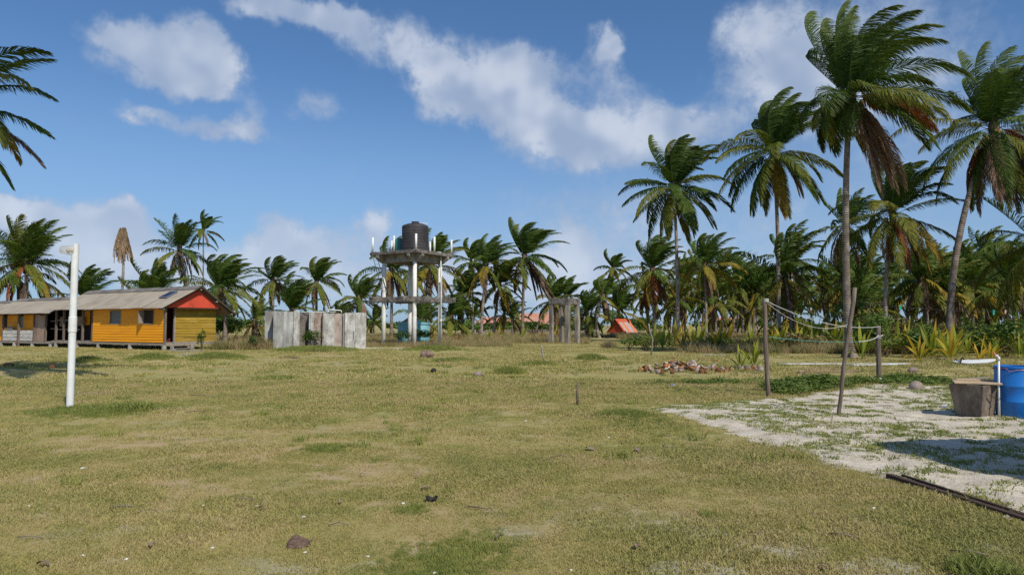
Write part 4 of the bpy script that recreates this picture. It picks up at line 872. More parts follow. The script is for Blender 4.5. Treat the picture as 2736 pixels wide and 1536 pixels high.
def roof(root, x0, x1, ey, ez, ry, rz, by, bz, sheet=1.05, dz=0):
    """front slope of separate overlapping sheets, back slope, ridge cap pieces"""
    n = max(1, round((x1-x0)/sheet)); w = (x1-x0)/n
    rf = MB().beam(((x0+x1)/2-.01*0+ (x0-x1)/2+.1, ry, rz-.10), (x1-.1, ry, rz-.10), .08, .14).build('roof', M['grey_wood'], root)
    for i in range(n):
        a, b = x0+i*w, x0+(i+1)*w+.09
        k = .012*(i % 2); midy, midz = ey+(ry-ey)*.5, ez+(rz-ez)*.5
        jz = rng.normal(0,.008); je = rng.normal(0,.03)
        V, F = corrugated(a, b, (ey+je, ez+k+jz), (ry, rz+k)); from_arrays('roof_sheet', V, F, M['roof_cement'], rf)
        V, F = corrugated(a, b, (by, bz+k), (ry, rz+k)); from_arrays('roof_sheet', V, F, M['roof_cement'], rf)
        c = MB(); sl = (rz-ez)/(ry-ey); sb = (bz-rz)/(by-ry)
        h = .06+.012*(i%2)
        c.add([(a-.03,ry-.42,rz-.42*sl+h),(b,ry-.42,rz-.42*sl+h+.01),(b,ry,rz+h+.03),(a-.03,ry,rz+h+.02),(a-.03,ry+.4,rz+.4*sb+h),(b,ry+.4,rz+.4*sb+h),(a-.03,ry-.42,rz-.42*sl+h-.03),(b,ry-.42,rz-.42*sl+h-.02)],
              [(0,1,2,3),(3,2,5,4),(6,7,1,0)])
        c.build('ridge_cap', M['roof_cap'], rf)
    return rf

def boards_x(root, x0, x1, y, z0, z1, n, mat, holes=(), th=.03, name='board'):
    """horizontal weatherboards on a wall facing -y, lapped so that each has its own lower edge"""
    h = (z1-z0)/n
    for i in range(n):
        a, b = z0+i*h, z0+(i+1)*h; segs = [(x0, x1)]
        for hx0, hx1, hz0, hz1 in holes:
            if hz0 < b-.02 and hz1 > a+.02:
                s2 = []
                for s, e in segs:
                    if hx0 > s and hx0 < e: s2.append((s, hx0))
                    if hx1 > s and hx1 < e: s2.append((hx1, e))
                    if not (hx0 < e and hx1 > s): s2.append((s, e))
                segs = s2
        for s, e in segs:
            j = rng.normal(0,.004)
            V = [(s,y-.012+j,b+.008),(e,y-.012+j,b+.008),(e,y-th+j,a),(s,y-th+j,a),(s,y,b+.008),(e,y,b+.008),(e,y,a),(s,y,a)]
            from_arrays(name, V, [(3,2,1,0),(4,5,6,7),(0,1,5,4),(2,3,7,6),(1,2,6,5),(3,0,4,7)], M[mat], root)

def house():
    A = (-21.3, 42.0); ang = R(-30)
    root = empty('yellow_house', (A[0], A[1], 0), ang, 'yellow-orange board house on short piles with red gable end', 'house')
    # x runs along the long wall (house lies at x<0), y into the house
    F0, ZT = .52, 2.70
    W1, W2 = (-5.87,-4.73,1.70,2.50), (-2.23,-1.18,1.70,2.52)
    wl = MB().box(-7.9,W1[0],.0,.06,F0,ZT).box(W1[0],W1[1],0,.06,F0,W1[2]).box(W1[0],W1[1],0,.06,W1[3],ZT).box(W1[1],W2[0],0,.06,F0,ZT).box(W2[0],W2[1],0,.06,F0,W2[2]).box(W2[0],W2[1],0,.06,W2[3],ZT).box(W2[1],0,0,.06,F0,ZT).build('front_wall', M['orange_board'], root)
    boards_x(wl, -7.9, -.04, -.004, F0, ZT, 13, 'orange_board', (W1, W2))
    ew = MB().box(-.55,-.49,.98,3.9,F0,2.78).build('end_wall', M['mustard_board'], root)
    h = (2.78-F0)/13
    for i in range(13):        # mustard boards face +x
        for s, e in ((1.0,2.55),(2.55,3.9)) if i % 3 else ((1.0,3.9),):
            a, b = F0+i*h, F0+(i+1)*h; j = rng.normal(0,.005)
            V = [(-.478+j,s,b+.008),(-.478+j,e-.01,b+.008),(-.458+j,e-.01,a),(-.458+j,s,a),(-.489,s,b+.008),(-.489,e-.01,b+.008),(-.489,e-.01,a),(-.489,s,a)]
            from_arrays('board', V, [(0,1,2,3),(7,6,5,4),(4,5,1,0),(3,2,6,7),(1,5,6,2),(4,0,3,7)], M['mustard_board'], ew)
    # back, far end and inner partition, floor
    MB().box(-7.9,-.49,3.84,3.9,F0,2.78).build('back_wall', M['orange_board'], root)
    MB().box(-7.9,-7.84,.06,3.84,F0,2.75).build('side_wall', M['orange_board'], root)
    MB().box(-1.6,-1.55,.07,3.83,F0,2.75).build('inner_wall', M['inner_red'], root)
    MB().box(-7.9,-.05,.02,3.88,F0-.06,F0-.005).build('floor_deck', M['dark_wood'], root)
    # door opening between corner post and end wall: jambs, threshold
    MB().box(-.09,.03,-.05,.07,.0,2.72).build('corner_post', M['post_wood'], root)
    MB().box(-.57,-.45,.90,.99,.42,2.74).build('door_jamb', M['grey_wood'], root)
    MB().box(-.12,-.02,.07,3.9,F0-.04,F0+.02).build('threshold', M['grey_wood'], root)
    # windows
    for k, (x0, x1, z0, z1) in enumerate((W1, W2)):
        w = MB().box(x0-.06,x0,-.05,.08,z0-.06,z1+.06).box(x1,x1+.06,-.05,.08,z0-.06,z1+.06).box(x0,x1,-.05,.08,z0-.06,z0).box(x0,x1,-.05,.08,z1,z1+.06).build('window', M['grey_wood'], root)
        MB().box(x0,x1,.045,.055,z0,z1).build('screen_or_shade', M['green_mesh' if k == 0 else 'inside_shade'], w)  # mesh in the first window; dark sheet painting inner shade in the second
        if k == 0:
            for q in range(6): MB().box(x0+.01,x1-.01,.01,.03,z0+.04+q*.13,z0+.12+q*.13).build('louvre', M['green_mesh'], w)
        else: MB().box(x0-.05,x0+.02,-.35,.0,z0,z1).build('shutter', M['grey_wood'], w)
    # gable sheet, vertical corrugations facing +x
    n = 46; ys = np.linspace(.02,3.92,n*3+1); V = []
    top = lambda y: min(2.70+.06+(y+.45)*.53, 4.02-(y-2.2)*.66)-.15
    for lay in (0,-.012):
        V += [(.012*sin(2*pi*y/.085)+lay, y, 2.70) for y in ys] + [(.012*sin(2*pi*y/.085)+lay, y, max(2.71, top(y))) for y in ys]
    m = len(ys); F = []
    for i in range(m-1): F += [(i,i+1,m+i+1,m+i),(2*m+i,3*m+i,3*m+i+1,2*m+i+1),(i,2*m+i,2*m+i+1,i+1)]
    from_arrays('gable_sheet', V, F, M['red_sheet'], root)
    MB().box(-.06,-.02,0,3.92,2.62,2.72).build('gable_beam', M['dark_wood'], root)
    MB().box(-7.9,0,-.03,.05,2.702,2.80).build('wall_plate', M['dark_wood'], root)
    roof(root, -12.7, .32, -.45, 2.64, 2.2, 4.03, 4.85, 2.26)
    for (y0,z0,y1,z1) in ((-.45,2.57,2.2,3.95),(2.2,3.95,4.85,2.19)):
        MB().beam((.22,y0,z0),(.22,y1,z1),.05,.09).build('barge_rafter', M['dark_wood'], root)
        MB().beam((-7.8,y0,z0),(-7.8,y1,z1),.05,.09).build('barge_rafter', M['dark_wood'], root)
    for y, z in ((2.2,3.86),(3.4,3.12),(4.55,2.32),(-.3,2.58)): MB().box(-.2,.30,y-.05,y+.05,z-.05,z+.05).build('purlin_end', M['grey_wood'], root)
    # floor beam, piles
    MB().box(-13.2,-.0,-.06,.04,.34,.47).build('floor_beam', M['grey_wood'], root)
    MB().box(-.10,-.02,.08,3.9,.36,.47).build('floor_beam', M['grey_wood'], root)
    for y in (.55,1.1,1.7,2.3,2.9,3.5): MB().box(-.16,-.0,y-.05,y+.05,.46,.52).build('joist_end', M['grey_wood'], root)
    for i, x in enumerate((-.05,-3.6,-7.2,-9.8,-12.5)):
        for y in (0.0,1.9,3.8):
            MB().tube([(x+rng.normal(0,.04),y,-.1),(x,y,.16),(x,y,.36)], [.15,.14,.12], 9).build('pile', M['concrete'], root)
    # steps at the door
    st = MB().add([(.12,.28,.0),(.62,.28,.0),(.62,.28,.10),(.40,.28,.12),(.36,.28,.28),(.12,.28,.36),(.12,.36,.0),(.62,.36,.0),(.62,.36,.10),(.40,.36,.12),(.36,.36,.28),(.12,.36,.36)],
                  [(0,1,2,3,4,5),(11,10,9,8,7,6),(0,6,7,1),(1,7,8,2),(2,8,9,3),(3,9,10,4),(4,10,11,5),(5,11,6,0)]).build('steps', M['concrete'], root)
    MB().box(.02,.32,.37,1.35,.30,.345).build('tread', M['grey_wood'], st); MB().box(.30,.62,.37,1.35,.13,.17).build('tread', M['grey_wood'], st)
    MB().beam((.02,1.38,.33),(.62,1.38,.02),.05,.12).build('stringer', M['grey_wood'], st)
    # porch part of the same roof: posts, inner wall, panels
    for x in (-8.02,-9.2,-10.6,-11.6,-12.6): MB().box(x-.06,x+.06,-.04,.08,.30,2.66).build('porch_post', M['post_wood'], root)
    pw = MB().box(-13.1,-7.9,1.9,1.96,.52,2.9).build('porch_wall', M['inside_shade'], root)
    boards_x(pw, -10.0, -8.1, 1.3, .95, 2.6, 9, 'orange_board'); boards_x(pw, -11.7, -10.7, 1.3, 1.6, 2.6, 5, 'orange_board')
    for z in (1.25,1.9): MB().box(-13.0,-10.1,.25,.31,z,z+.07).build('rail', M['grey_wood'], root)
    MB().box(-11.9,-11.1,1.0,1.04,1.55,2.2).build('plywood_panel', M['plywood'], root)
    MB().box(-13.1,-7.9,.05,1.9,.46,.515).build('porch_floor', M['grey_wood'], root)
    return root
house()

def house_wing():
    """second and third sections further along the row, set a little lower"""
    A = (-21.3-.866*13.1, 42.0+.5*13.1)
    root = empty('house_wing', (A[0], A[1], 0), R(-30), 'open middle wing of the house row with plywood and white board panels', 'house')
    roof(root, -9.6, .35, -.42, 2.42, 2.2, 3.62, 4.8, 2.0)
    MB().box(-9.3,.2,-.05,.05,.26,.40).build('floor_beam', M['grey_wood'], root)
    for x in (-.1,-2.6,-5.2,-7.2,-9.1):
        for y in (0,2.2): MB().tube([(x+.02,y,-.1),(x,y,.1),(x,y,.28)], [.17,.15,.12], 9).build('pile', M['concrete'], root)
    for x in (-.9,-2.5,-7.1): MB().box(x-.06,x+.06,-.05,.07,.28,2.45).build('post', M['post_wood'], root)
    MB().box(-4.68,-4.5,-.12,.03,.0,2.46).build('corner_post', M['post_wood'], root)
    bw = MB().box(-9.3,.0,2.0,2.06,.42,2.8).build('back_wall', M['inside_shade'], root)
    MB().box(-9.3,.0,.05,2.0,.37,.42).build('floor_deck', M['grey_wood'], root)
    MB().box(-2.4,-1.0,.0,.03,.42,2.3).build('plywood_panel', M['plywood'], root)
    MB().box(-.85,-.1,.9,.94,1.5,2.2).build('plywood_panel', M['plywood'], root)
    for z in (1.30,1.85): MB().box(-.9,.0,.3,.36,z,z+.06).build('rail', M['grey_wood'], root)
    for (x0, x1) in ((-4.45,-2.6),(-7.0,-4.75)): boards_x(root, x0, x1, .0, .44, 1.20, 3, 'white_board', (), .03, 'white_board')
    boards_x(root, -9.3, -2.5, .35, .44, 2.35, 10, 'orange_board', ((-5.3,-4.8,1.45,2.25),(-7.7,-7.2,1.45,2.25)))
    MB().box(-9.3,-2.5,.40,.43,.44,2.35).build('inner_lining', M['inside_shade'], root)
    MB().box(-5.3,-4.8,.36,.39,1.45,2.25).build('window_screen_or_shade', M['green_mesh'], root); MB().box(-7.7,-7.2,.36,.39,1.45,2.25).build('window_screen_or_shade', M['inside_shade'], root)  # second window is a dark sheet painting the shade inside
    MB().box(-6.4,-5.6,-.035,-.004,1.205,1.5).build('tarp_patch', M['green_mesh'], root)
    B = (A[0]-.866*9.9, A[1]+.5*9.9)
    w = empty('house_wing', (B[0], B[1], 0), R(-30), 'far end wing of the house row with grey roof at the frame edge', 'house')
    roof(w, -12, .3, -.42, 2.36, 2.2, 3.5, 4.8, 2.0)
    boards_x(w, -11.5, -.6, .0, .42, 2.35, 9, 'orange_board', ((-2.6,-1.4,1.4,2.2),))
    MB().box(-11.5,.0,.06,.12,.40,2.35).build('front_wall', M['inside_shade'], w)
    MB().box(-11.5,.1,-.05,.05,.26,.40).build('floor_beam', M['grey_wood'], w)
    for x in (-.2,-3,-6,-9): MB().tube([(x,0,-.1),(x,0,.28)], [.16,.13], 8).build('pile', M['concrete'], w)
house_wing()

# solar panel on the roof (lies on the sheets)
def solar():
    A = Vector((-21.3, 42.0, 0)); rot = Matrix.Rotation(R(-30), 4, 'Z')
    sl = math.atan2(4.03-2.64, 2.65)
    o = empty('solar_panel', A + rot @ Vector((-1.45, 1.12, 2.64+.525*1.57+.075)), 0, 'small dark solar panel lying on the corrugated house roof', 'solar panel'); o.rotation_euler = (rot @ Matrix.Rotation(sl, 4, 'X')).to_euler()
    MB().box(-.44,.44,-.46,.46,.0,.03).build('frame', M['alu'], o)
    for i in range(4):
        for j in range(4): MB().box(-.415+i*.209,-.415+i*.209+.198,-.435+j*.219,-.435+j*.219+.208,.031,.036).build('cell', M['solar'], o)
solar()

# ------------------------------------------------------------------ water tower
TC = (-7.9, 54.0); TR = R(-77)
def tower():
    root = empty('water_tower', (TC[0], TC[1], 0), TR+pi/4, 'white-columned concrete water tower with weathered slab platform', 'water tower')
    h = 2.2/math.sqrt(2)           # columns at (+-h, +-h)
    ZB, ZS = 6.45, 7.02
    for sx in (-1,1):
        for sy in (-1,1):
            MB().tube([(sx*h,sy*h,-.2),(sx*h,sy*h,2),(sx*h,sy*h,4.2),(sx*h,sy*h,ZB+.1)], [.165,.165,.162,.162], 18).build('column', M['white_column'], root, True)
    e = .80; o = h+e
    def beam_t(axis, s, z0, z1, w, ln, taper):
        V = []
        for t, zz in ((-ln, z1-(z1-z0)*taper), (-h-.25, z0), (h+.25, z0), (ln, z1-(z1-z0)*taper)):
            for d in (-w/2, w/2):
                V += [(t, s*h+d, zz), (t, s*h+d, z1)] if axis == 0 else [(s*h+d, t, zz), (s*h+d, t, z1)]
        F = []
        for k in range(3):
            b = k*4; F += [(b,b+1,b+5,b+4),(b+2,b+6,b+7,b+3),(b,b+4,b+6,b+2),(b+1,b+3,b+7,b+5)]
        F += [(0,2,3,1),(12,13,15,14)]
        return V, F
    for s in (-1,1):
        V, F = beam_t(0, s, ZB, ZS, .26, o, .35); from_arrays('platform_beam', V, F, M['concrete'], root)
        V, F = beam_t(1, s, ZB+.004, ZS, .26, o-.004, .35); from_arrays('platform_beam', V, F, M['concrete'], root)
    sl = MB().box(-o,o,-o,o,ZS+.002,ZS+.24).build('platform_slab', M['concrete_dark'], root, False, .02)
    # mid-height ring of beams running past the columns
    for s in (-1,1):
        MB().box(-h-1.45,h+1.45,s*h-.17,s*h+.17,3.36,3.76).build('ring_beam', M['concrete_dark'], root, False, .015)
        MB().box(s*h-.17,s*h+.17,-h-1.45,h+1.45,3.37,3.755).build('ring_beam', M['concrete_dark'], root, False, .015)
    # rail pipes
    zs = ZS+.24; q = o-.16
    for x, y in ((q,q),(q,-q),(-q,q),(-q,-q),(q,0),(-q,0),(0,q),(0,-q)):
        MB().tube([(x,y,zs-.02),(x,y,zs+1.18)], .085, 12).build('rail_pipe', M['white_pipe'], root, True)
    # supply pipe from the tank over the edge and down the right column
    rx, ry = h, h                  # right column in the local frame
    up = ZS+.30
    return root, h, o, zs
tw, TH, TO, TZ = tower()
def tw_world(x, y): 
    c, s = cos(TR+pi/4), sin(TR+pi/4); return (TC[0]+c*x-s*y, TC[1]+s*x+c*y)
def black_tank():
    x, y = TC[0]+.2, TC[1]+.0
    o = empty('water_tank', (x, y, TZ), 0, 'big black plastic water tank on the tower platform', 'water tank')
    prof = [(1.0,0),(1.05,.04)]
    for i in range(9):
        z = .12+i*.225; prof += [(1.052,z),(1.052,z+.17),(1.047,z+.19),(1.047,z+.21)]
    prof += [(1.04,2.14),(1.0,2.2),(.7,2.32),(.34,2.40),(.34,2.41)]
    smooth_by_angle(MB().lathe(prof, 40).build('body', M['tank_black'], o))
    smooth_by_angle(MB().lathe([(.30,2.40),(.30,2.52),(.28,2.54),(.02,2.55)], 24).build('lid', M['tank_black'], o))
    MB().tube([(.55,-.5,2.38),(.95,-.55,2.30),(1.06,-.55,2.27)], .035, 8).build('inlet_pipe', M['white_pipe'], o)
    MB().box(-.12,.02,-1.10,-1.02,.06,.32).build('valve', M['char'], o)
black_tank()
o = empty('rain_barrel', (TC[0]-1.12, TC[1]+.75, TZ), 0, 'teal green barrel half hidden behind the black tank', 'barrel')
smooth_by_angle(MB().lathe([(.42,0),(.46,.05),(.46,1.1),(.42,1.2),(.2,1.24),(.02,1.25)], 28).build('body', M['tank_teal'], o)); smooth_by_angle(MB().lathe([(.2,1.245),(.2,1.31),(.02,1.315)], 16).build('lid', M['tank_teal'], o))
# pipe
def pipe():
    cx, cy = TC[0]+2.2*cos(R(13)), TC[1]+2.2*sin(R(13))
    o = empty('supply_pipe', (cx, cy, 0), 0, 'white supply pipe bending over the platform edge and down the right column', 'pipe')
    a = (-1.15,-.75,TZ+.06); b = (.06,-.62,TZ+.06)
    MB().tube([a,(-.4,-.68,TZ+.06),b], .05, 10).build('pipe_run', M['white_pipe'], o, True)
    MB().tube([(b[0]-.01,b[1],TZ+.06),(b[0]+.05,b[1],TZ+.05),(b[0]+.06,b[1],TZ-.05)], .065, 10).build('elbow', M['white_pipe'], o, True)
    MB().tube([(b[0]+.06,b[1],TZ-.02),(b[0]+.06,b[1],5.5),(b[0]+.08,b[1]+.25,5.2),(.12,-.30,3.9),(.12,-.30,.1)], .05, 10).build('downpipe', M['white_pipe'], o, True)
    MB().tube([(.12,-.30,2.05),(.12,-.30,1.8)], .065, 10).build('coupling', M['white_pipe'], o, True)
pipe()
def ladder():
    bx, by = TC[0]-2.2*cos(R(13))+.12, TC[1]-2.2*sin(R(13))-.24
    tx, ty = TC[0]-2.95, TC[1]-.85
    o = empty('ladder', (bx, by, 4.15), 0, 'narrow metal ladder hanging from the platform edge to the left column', 'ladder')
    p = Vector((0,0,0)); q = Vector((tx-bx, ty-by, TZ-4.15+.1)); s = Vector((.155,.06,0))
    for k in (-1,1): MB().tube([p+s*k, q+s*k], .025, 6).build('stile', M['metal_dark'], o)
    for i in range(11):
        c = p.lerp(q, (i+.6)/11.2); MB().tube([c-s, c+s], .014, 5).build('rung', M['metal_dark'], o)
    MB().tube([p+Vector((-.2,.12,.35)), p+Vector((.28,.10,.38))], .03, 6).build('tie', M['char'], o)
ladder()

def cyan_tank():
    o = empty('water_tank', (-8.45, 58.8, 0), 0, 'low turquoise water tank on the ground behind the tower columns', 'water tank')
    smooth_by_angle(MB().lathe([(1.33,-.05),(1.36,.05),(1.36,1.62),(1.40,1.63),(1.40,1.72),(1.36,1.73),(.5,1.92),(.48,1.99),(.02,2.0)], 36).build('body', M['tank_cyan'], o))
    smooth_by_angle(MB().lathe([(1.42,1.66),(1.44,1.68),(1.44,1.76),(1.38,1.77)], 36).build('rim', M['tank_cyan'], o))
    MB().add([(-.95,-.5,1.86),(.3,-.75,1.90),(.1,.5,2.02),(-.5,-.15,2.22),(-.95,-.5,1.82),(.3,-.75,1.86),(.1,.5,1.98)], [(0,1,3),(1,2,3),(2,0,3),(4,6,5),(0,4,5,1),(1,5,6,2),(2,6,4,0)]).build('palm_cover', M['thatch'], o)
cyan_tank()

# ------------------------------------------------------------------ concrete frame
def frame():
    root = empty('concrete_stand', (4.55, 59.3, 0), R(-80)+pi/4, 'weathered grey four-post concrete frame with ring beam', 'concrete stand')
    h = 1.14/math.sqrt(2); r = np.random.default_rng(8)
    for sx in (-1,1):
        for sy in (-1,1):
            k = [(sx*h+r.normal(0,.012), sy*h+r.normal(0,.012), z) for z in (-.2,.8,1.7,2.6,3.35)]; V = []; 
            for i, p in enumerate(k):
                w = .17+.015*(i==0)+r.normal(0,.006)
                V += [(p[0]+a*w+r.normal(0,.008), p[1]+b*w+r.normal(0,.008), p[2]) for a, b in ((-1,-1),(1,-1),(1,1),(-1,1))]
            F = [(i*4+j, i*4+(j+1)%4, i*4+4+(j+1)%4, i*4+4+j) for i in range(4) for j in range(4)] + [(3,2,1,0),(16,17,18,19)]
            from_arrays('post', V, F, M['stand_concrete'], root, False, None, .015)
    for s in (-1,1):
        MB().box(-h-.20,h+.20,s*h-.185,s*h+.185,3.352,3.88).build('ring_beam', M['concrete_dark'], root, False, .015)
        MB().box(s*h-.18,s*h+.18,-h+.187,h-.187,3.36,3.87).build('ring_beam', M['concrete_dark'], root, False, .015)
    MB().tube([(h-.17,h-.05,2.75),(h-.3,h-.2,2.8),(h-.3,h-.25,2.95)], .02, 6).build('iron_hook', M['metal_dark'], root)
frame()

# ------------------------------------------------------------------ roofless concrete ruin
def ruin():
    root = empty('concrete_ruin', (-15.3, 43.8, 0), R(18), 'roofless grey concrete stall block with peeling panels', 'ruin')
    r = np.random.default_rng(12)
    def slab(x0, x1, y0, y1, z1, mat, name='panel', z0=-.2, chip=0.):
        n = 5; V = []; xs = np.linspace(x0, x1, n)
        bt = [z0]*n; tp = [z1 + r.normal(0,.012) for _ in xs]
        if chip: tp[-1] -= chip
        for y in (y0, y1): V += [(x, y, z) for x, z in zip(xs, bt)] + [(x, y, z) for x, z in zip(xs, tp)]
        F = []
        for i in range(n-1):
            F += [(i,i+1,n+i+1,n+i),(2*n+i,3*n+i,3*n+i+1,2*n+i+1),(n+i,n+i+1,3*n+i+1,3*n+i),(i,2*n+i,2*n+i+1,i+1)]
        F += [(0,n,3*n,2*n),(n-1,3*n-1,4*n-1,2*n-1)]
        return from_arrays(name, V, F, M[mat], root, False, None, .01)
    slab(-.55,.3,1.25,1.37,2.50,'slab_grey','side_panel')
    slab(.0,.62,0,.13,2.48,'slab_grey'); slab(.625,1.24,.006,.13,2.46,'slab_grey')
    slab(1.245,1.62,-.10,.16,2.50,'slab_white','pier')
    slab(1.622,2.25,1.0,1.12,2.40,'block_dark','recess_wall')
    slab(2.20,2.30,.25,1.0,2.42,'slab_white','partition'); slab(2.302,2.52,.22,.34,2.42,'slab_white','pier')
    slab(2.522,3.08,.45,.55,2.42,'slab_tan','recess_wall')
    slab(3.06,3.13,.05,.6,2.43,'slab_tan','partition')
    slab(3.14,3.80,0,.13,2.38,'slab_white'); slab(3.802,4.40,.30,.42,2.36,'slab_tan','recess_wall',-.2,.12); slab(4.36,4.46,.12,.42,2.34,'slab_grey','partition')
    slab(4.47,5.14,-.02,.12,2.40,'slab_white'); slab(5.15,5.86,-.026,.12,2.42,'slab_white')
    slab(.0,.12,.135,2.4,2.4,'slab_grey','side_wall'); slab(5.74,5.86,.125,2.4,2.4,'slab_grey','side_wall'); slab(0,5.86,2.41,2.53,2.3,'slab_grey','back_wall')
    # block courses in the dark recess
    for i in range(9):
        for j in range(3):
            x = 1.64+j*.19+(.09 if i % 2 else 0)
            if x+.17 > 2.19: continue
            MB().box(x,x+.175,.985,1.001,1.15+i*.135,1.15+i*.135+.12).build('block', M['block_dark'], root)
    MB().tube([(1.7,.95,2.45),(3.0,.5,2.46),(3.9,.1,2.47)], .025, 8).build('pipe', M['white_pipe'], root)
    for p, q in (((3.45,.5,2.45),(3.45,.5,2.62)),((3.45,.5,2.62),(4.25,.5,2.56)),((4.25,.5,2.56),(4.3,.5,2.42))): MB().tube([p,q], .03, 8).build('pipe', M['white_pipe'], root)
    MB().box(5.02,5.05,-.05,-.021,.65,1.2).build('crack_bar', M['char'], root)
    # fallen plaster and toppled bits at the foot
    MB().add([(1.05,-.25,.0),(1.3,-.3,.02),(1.25,-.1,.22),(1.1,-.05,.2)], [(0,1,2,3),(3,2,1,0)]).build('fallen_flake', M['slab_white'], root)
ruin()

# ------------------------------------------------------------------ red A-frame hut and far houses
def red_hut():
    o = empty('red_hut', (14.0, 92, 0), R(48), 'low red A-frame hut with striped rust and grey sheet roof', 'hut')
    # ridge along local x; gable faces -x end toward the viewer's left
    L, W, H, B = 3.3, 1.5, 2.35, .55
    MB().box(-.0,L,-W*.72,W*.72,.0,B-.02).build('base_wall', M['block_dark'], o)
    n = 8
    for i in range(n):
        m = 'hut_red' if i == 0 else ['hut_grey','hut_rust'][i//2 % 2]
        x0, x1 = i*L/n-.15, (i+1)*L/n-.15+.02
        for s in (-1,1):
            V, F = corrugated(x0, x1, (s*W,B+.01*(i%2)), (0,H+.01*(i%2)), .16, .018, .01, 4); from_arrays('roof_sheet', V, F, M[m], o)
    MB().add([(-.25,-.30,H-.28),(L,-.30,H-.28),(L,0,H+.08),(-.25,0,H+.08),(-.25,.3,H-.28),(L,.3,H-.28)], [(0,1,2,3),(3,2,5,4)]).build('ridge_cap', M['hut_red'], o)
    k = 16
    for i in range(k):
        y0 = -W*.93 + i*(2*W*.93)/k; y1 = y0+(2*W*.93)/k-.015; ym = max(abs(y0), abs(y1)); t = B+(H-B)*(1-ym/W)-.05
        if t > B: MB().box(.02+.012*(i%2),.05+.012*(i%2),y0,y1,B-.02,t).build('gable_board', M['hut_red'], o)
red_hut()
def far_house(x, y, rz, L, W, ez, rz2, label):
    o = empty('far_house', (x, y, 0), rz, label, 'house', 'orange-roofed houses beyond the palms')
    MB().box(-L/2+.3,L/2-.3,-W/2+.3,W/2-.3,0,ez).build('wall', M['block_dark'], o)  # dark wall colour stands in for shade under the eaves
    V = [(-L/2,-W/2,ez-.1),(L/2,-W/2,ez-.1),(L/2,W/2,ez-.1),(-L/2,W/2,ez-.1),(-L/2+1.2,0,rz2),(L/2-1.2,0,rz2)]
    MB().add(V, [(0,1,5,4),(2,3,4,5),(1,2,5),(3,0,4),(3,2,1,0)]).build('roof', M['far_roof'], o)
    for i in range(3): MB().box(-L/2+1+i*L/3.4,-L/2+2+i*L/3.4,-W/2+.24,-W/2+.31,.9,ez-.5).build('window', M['inside_shade'], o)
    return o
far_house(-3.4,150,R(10),9,6,2.0,3.3,'low far house with pink-orange roof left of the brown-skirted palm')
h = far_house(6.2,150,R(-14),11,8,1.9,4.2,'largest far house with orange roof and dark open gable')
MB().add([(4.0,-4.3,2.0),(7.2,-3.0,2.0),(5.0,-3.4,4.0)], [(0,1,2),(2,1,0)]).build('gable_shade', M['inside_shade'], h)  # dark sheet stands in for shade inside the open gable
far_house(14.5,152,R(4),8,6,2.0,3.1,'far house with pale orange roof seen between the concrete posts')
far_house(44,140,R(8),8,6,1.9,3.2,'far orange roof glimpsed under the grove palms')

# ------------------------------------------------------------------ lamp post
def lamp():
    o = empty('lamp_post', (-8.16, 12.7, g1(-8.16,12.7)), 0, 'white plastic pipe lamp post with clear bulb housing on top', 'lamp post')
    smooth_by_angle(MB().lathe([(.062,-.1),(.062,1.5)], 20).build('lower_pipe', M['white_pipe'], o)); smooth_by_angle(MB().lathe([(.068,1.5),(.070,1.51),(.070,1.70),(.0605,1.705),(.0605,2.78)], 20).build('upper_pipe', M['white_pipe'], o))
    smooth_by_angle(MB().lathe([(.071,1.42),(.071,1.51)], 20).build('collar', M['white_pipe'], o))
    # scooped top
    n = 20; V = []; rr = .0605
    for z, cut in ((2.781,-1.1),(2.85,-.75),(2.9,-.1),(2.98,.15),(3.06,.15)):
        for k in range(n):
            a = 2*pi*k/n; x = rr*cos(a); V.append((max(x, rr*cut) if cut > -1 else x, rr*sin(a), z))
    F = [(i*n+k, i*n+(k+1)%n, i*n+n+(k+1)%n, i*n+n+k) for i in range(4) for k in range(n)] + [tuple(4*n+k for k in range(n))]
    from_arrays('scooped_top', V, F, M['white_pipe'], o)
    m, nt, N, L, B = mat_new('lamp_plastic'); B.inputs['Base Color'].default_value = (.8,.76,.68,1); B.inputs['Roughness'].default_value = .15
    tr = N.new('ShaderNodeBsdfTransparent'); tr.inputs[0].default_value = (.92,.9,.86,1); ms = N.new('ShaderNodeMixShader'); ms.inputs[0].default_value = .22; L.new(tr.outputs[0], ms.inputs[1]); L.new(B.outputs[0], ms.inputs[2]); L.new(ms.outputs[0], N['Material Output'].inputs[0])
    hs = MB().tube([(.02,0,2.93),(-.08,0,2.94),(-.10,0,2.94),(-.255,0,2.955),(-.262,0,2.955)], [.085,.10,.088,.075,.06], 16).build('bulb_housing', m, o, True)
    MB().tube([(.0,0,2.93),(-.07,0,2.935)], .03, 10).build('socket', M['pale_wood'], o); MB().lathe([(0,-.05),(.03,-.03),(.036,0),(.025,.035),(0,.045)], 12, (-.13,0,2.94)).build('bulb', M['copra'], o, True)
lamp()

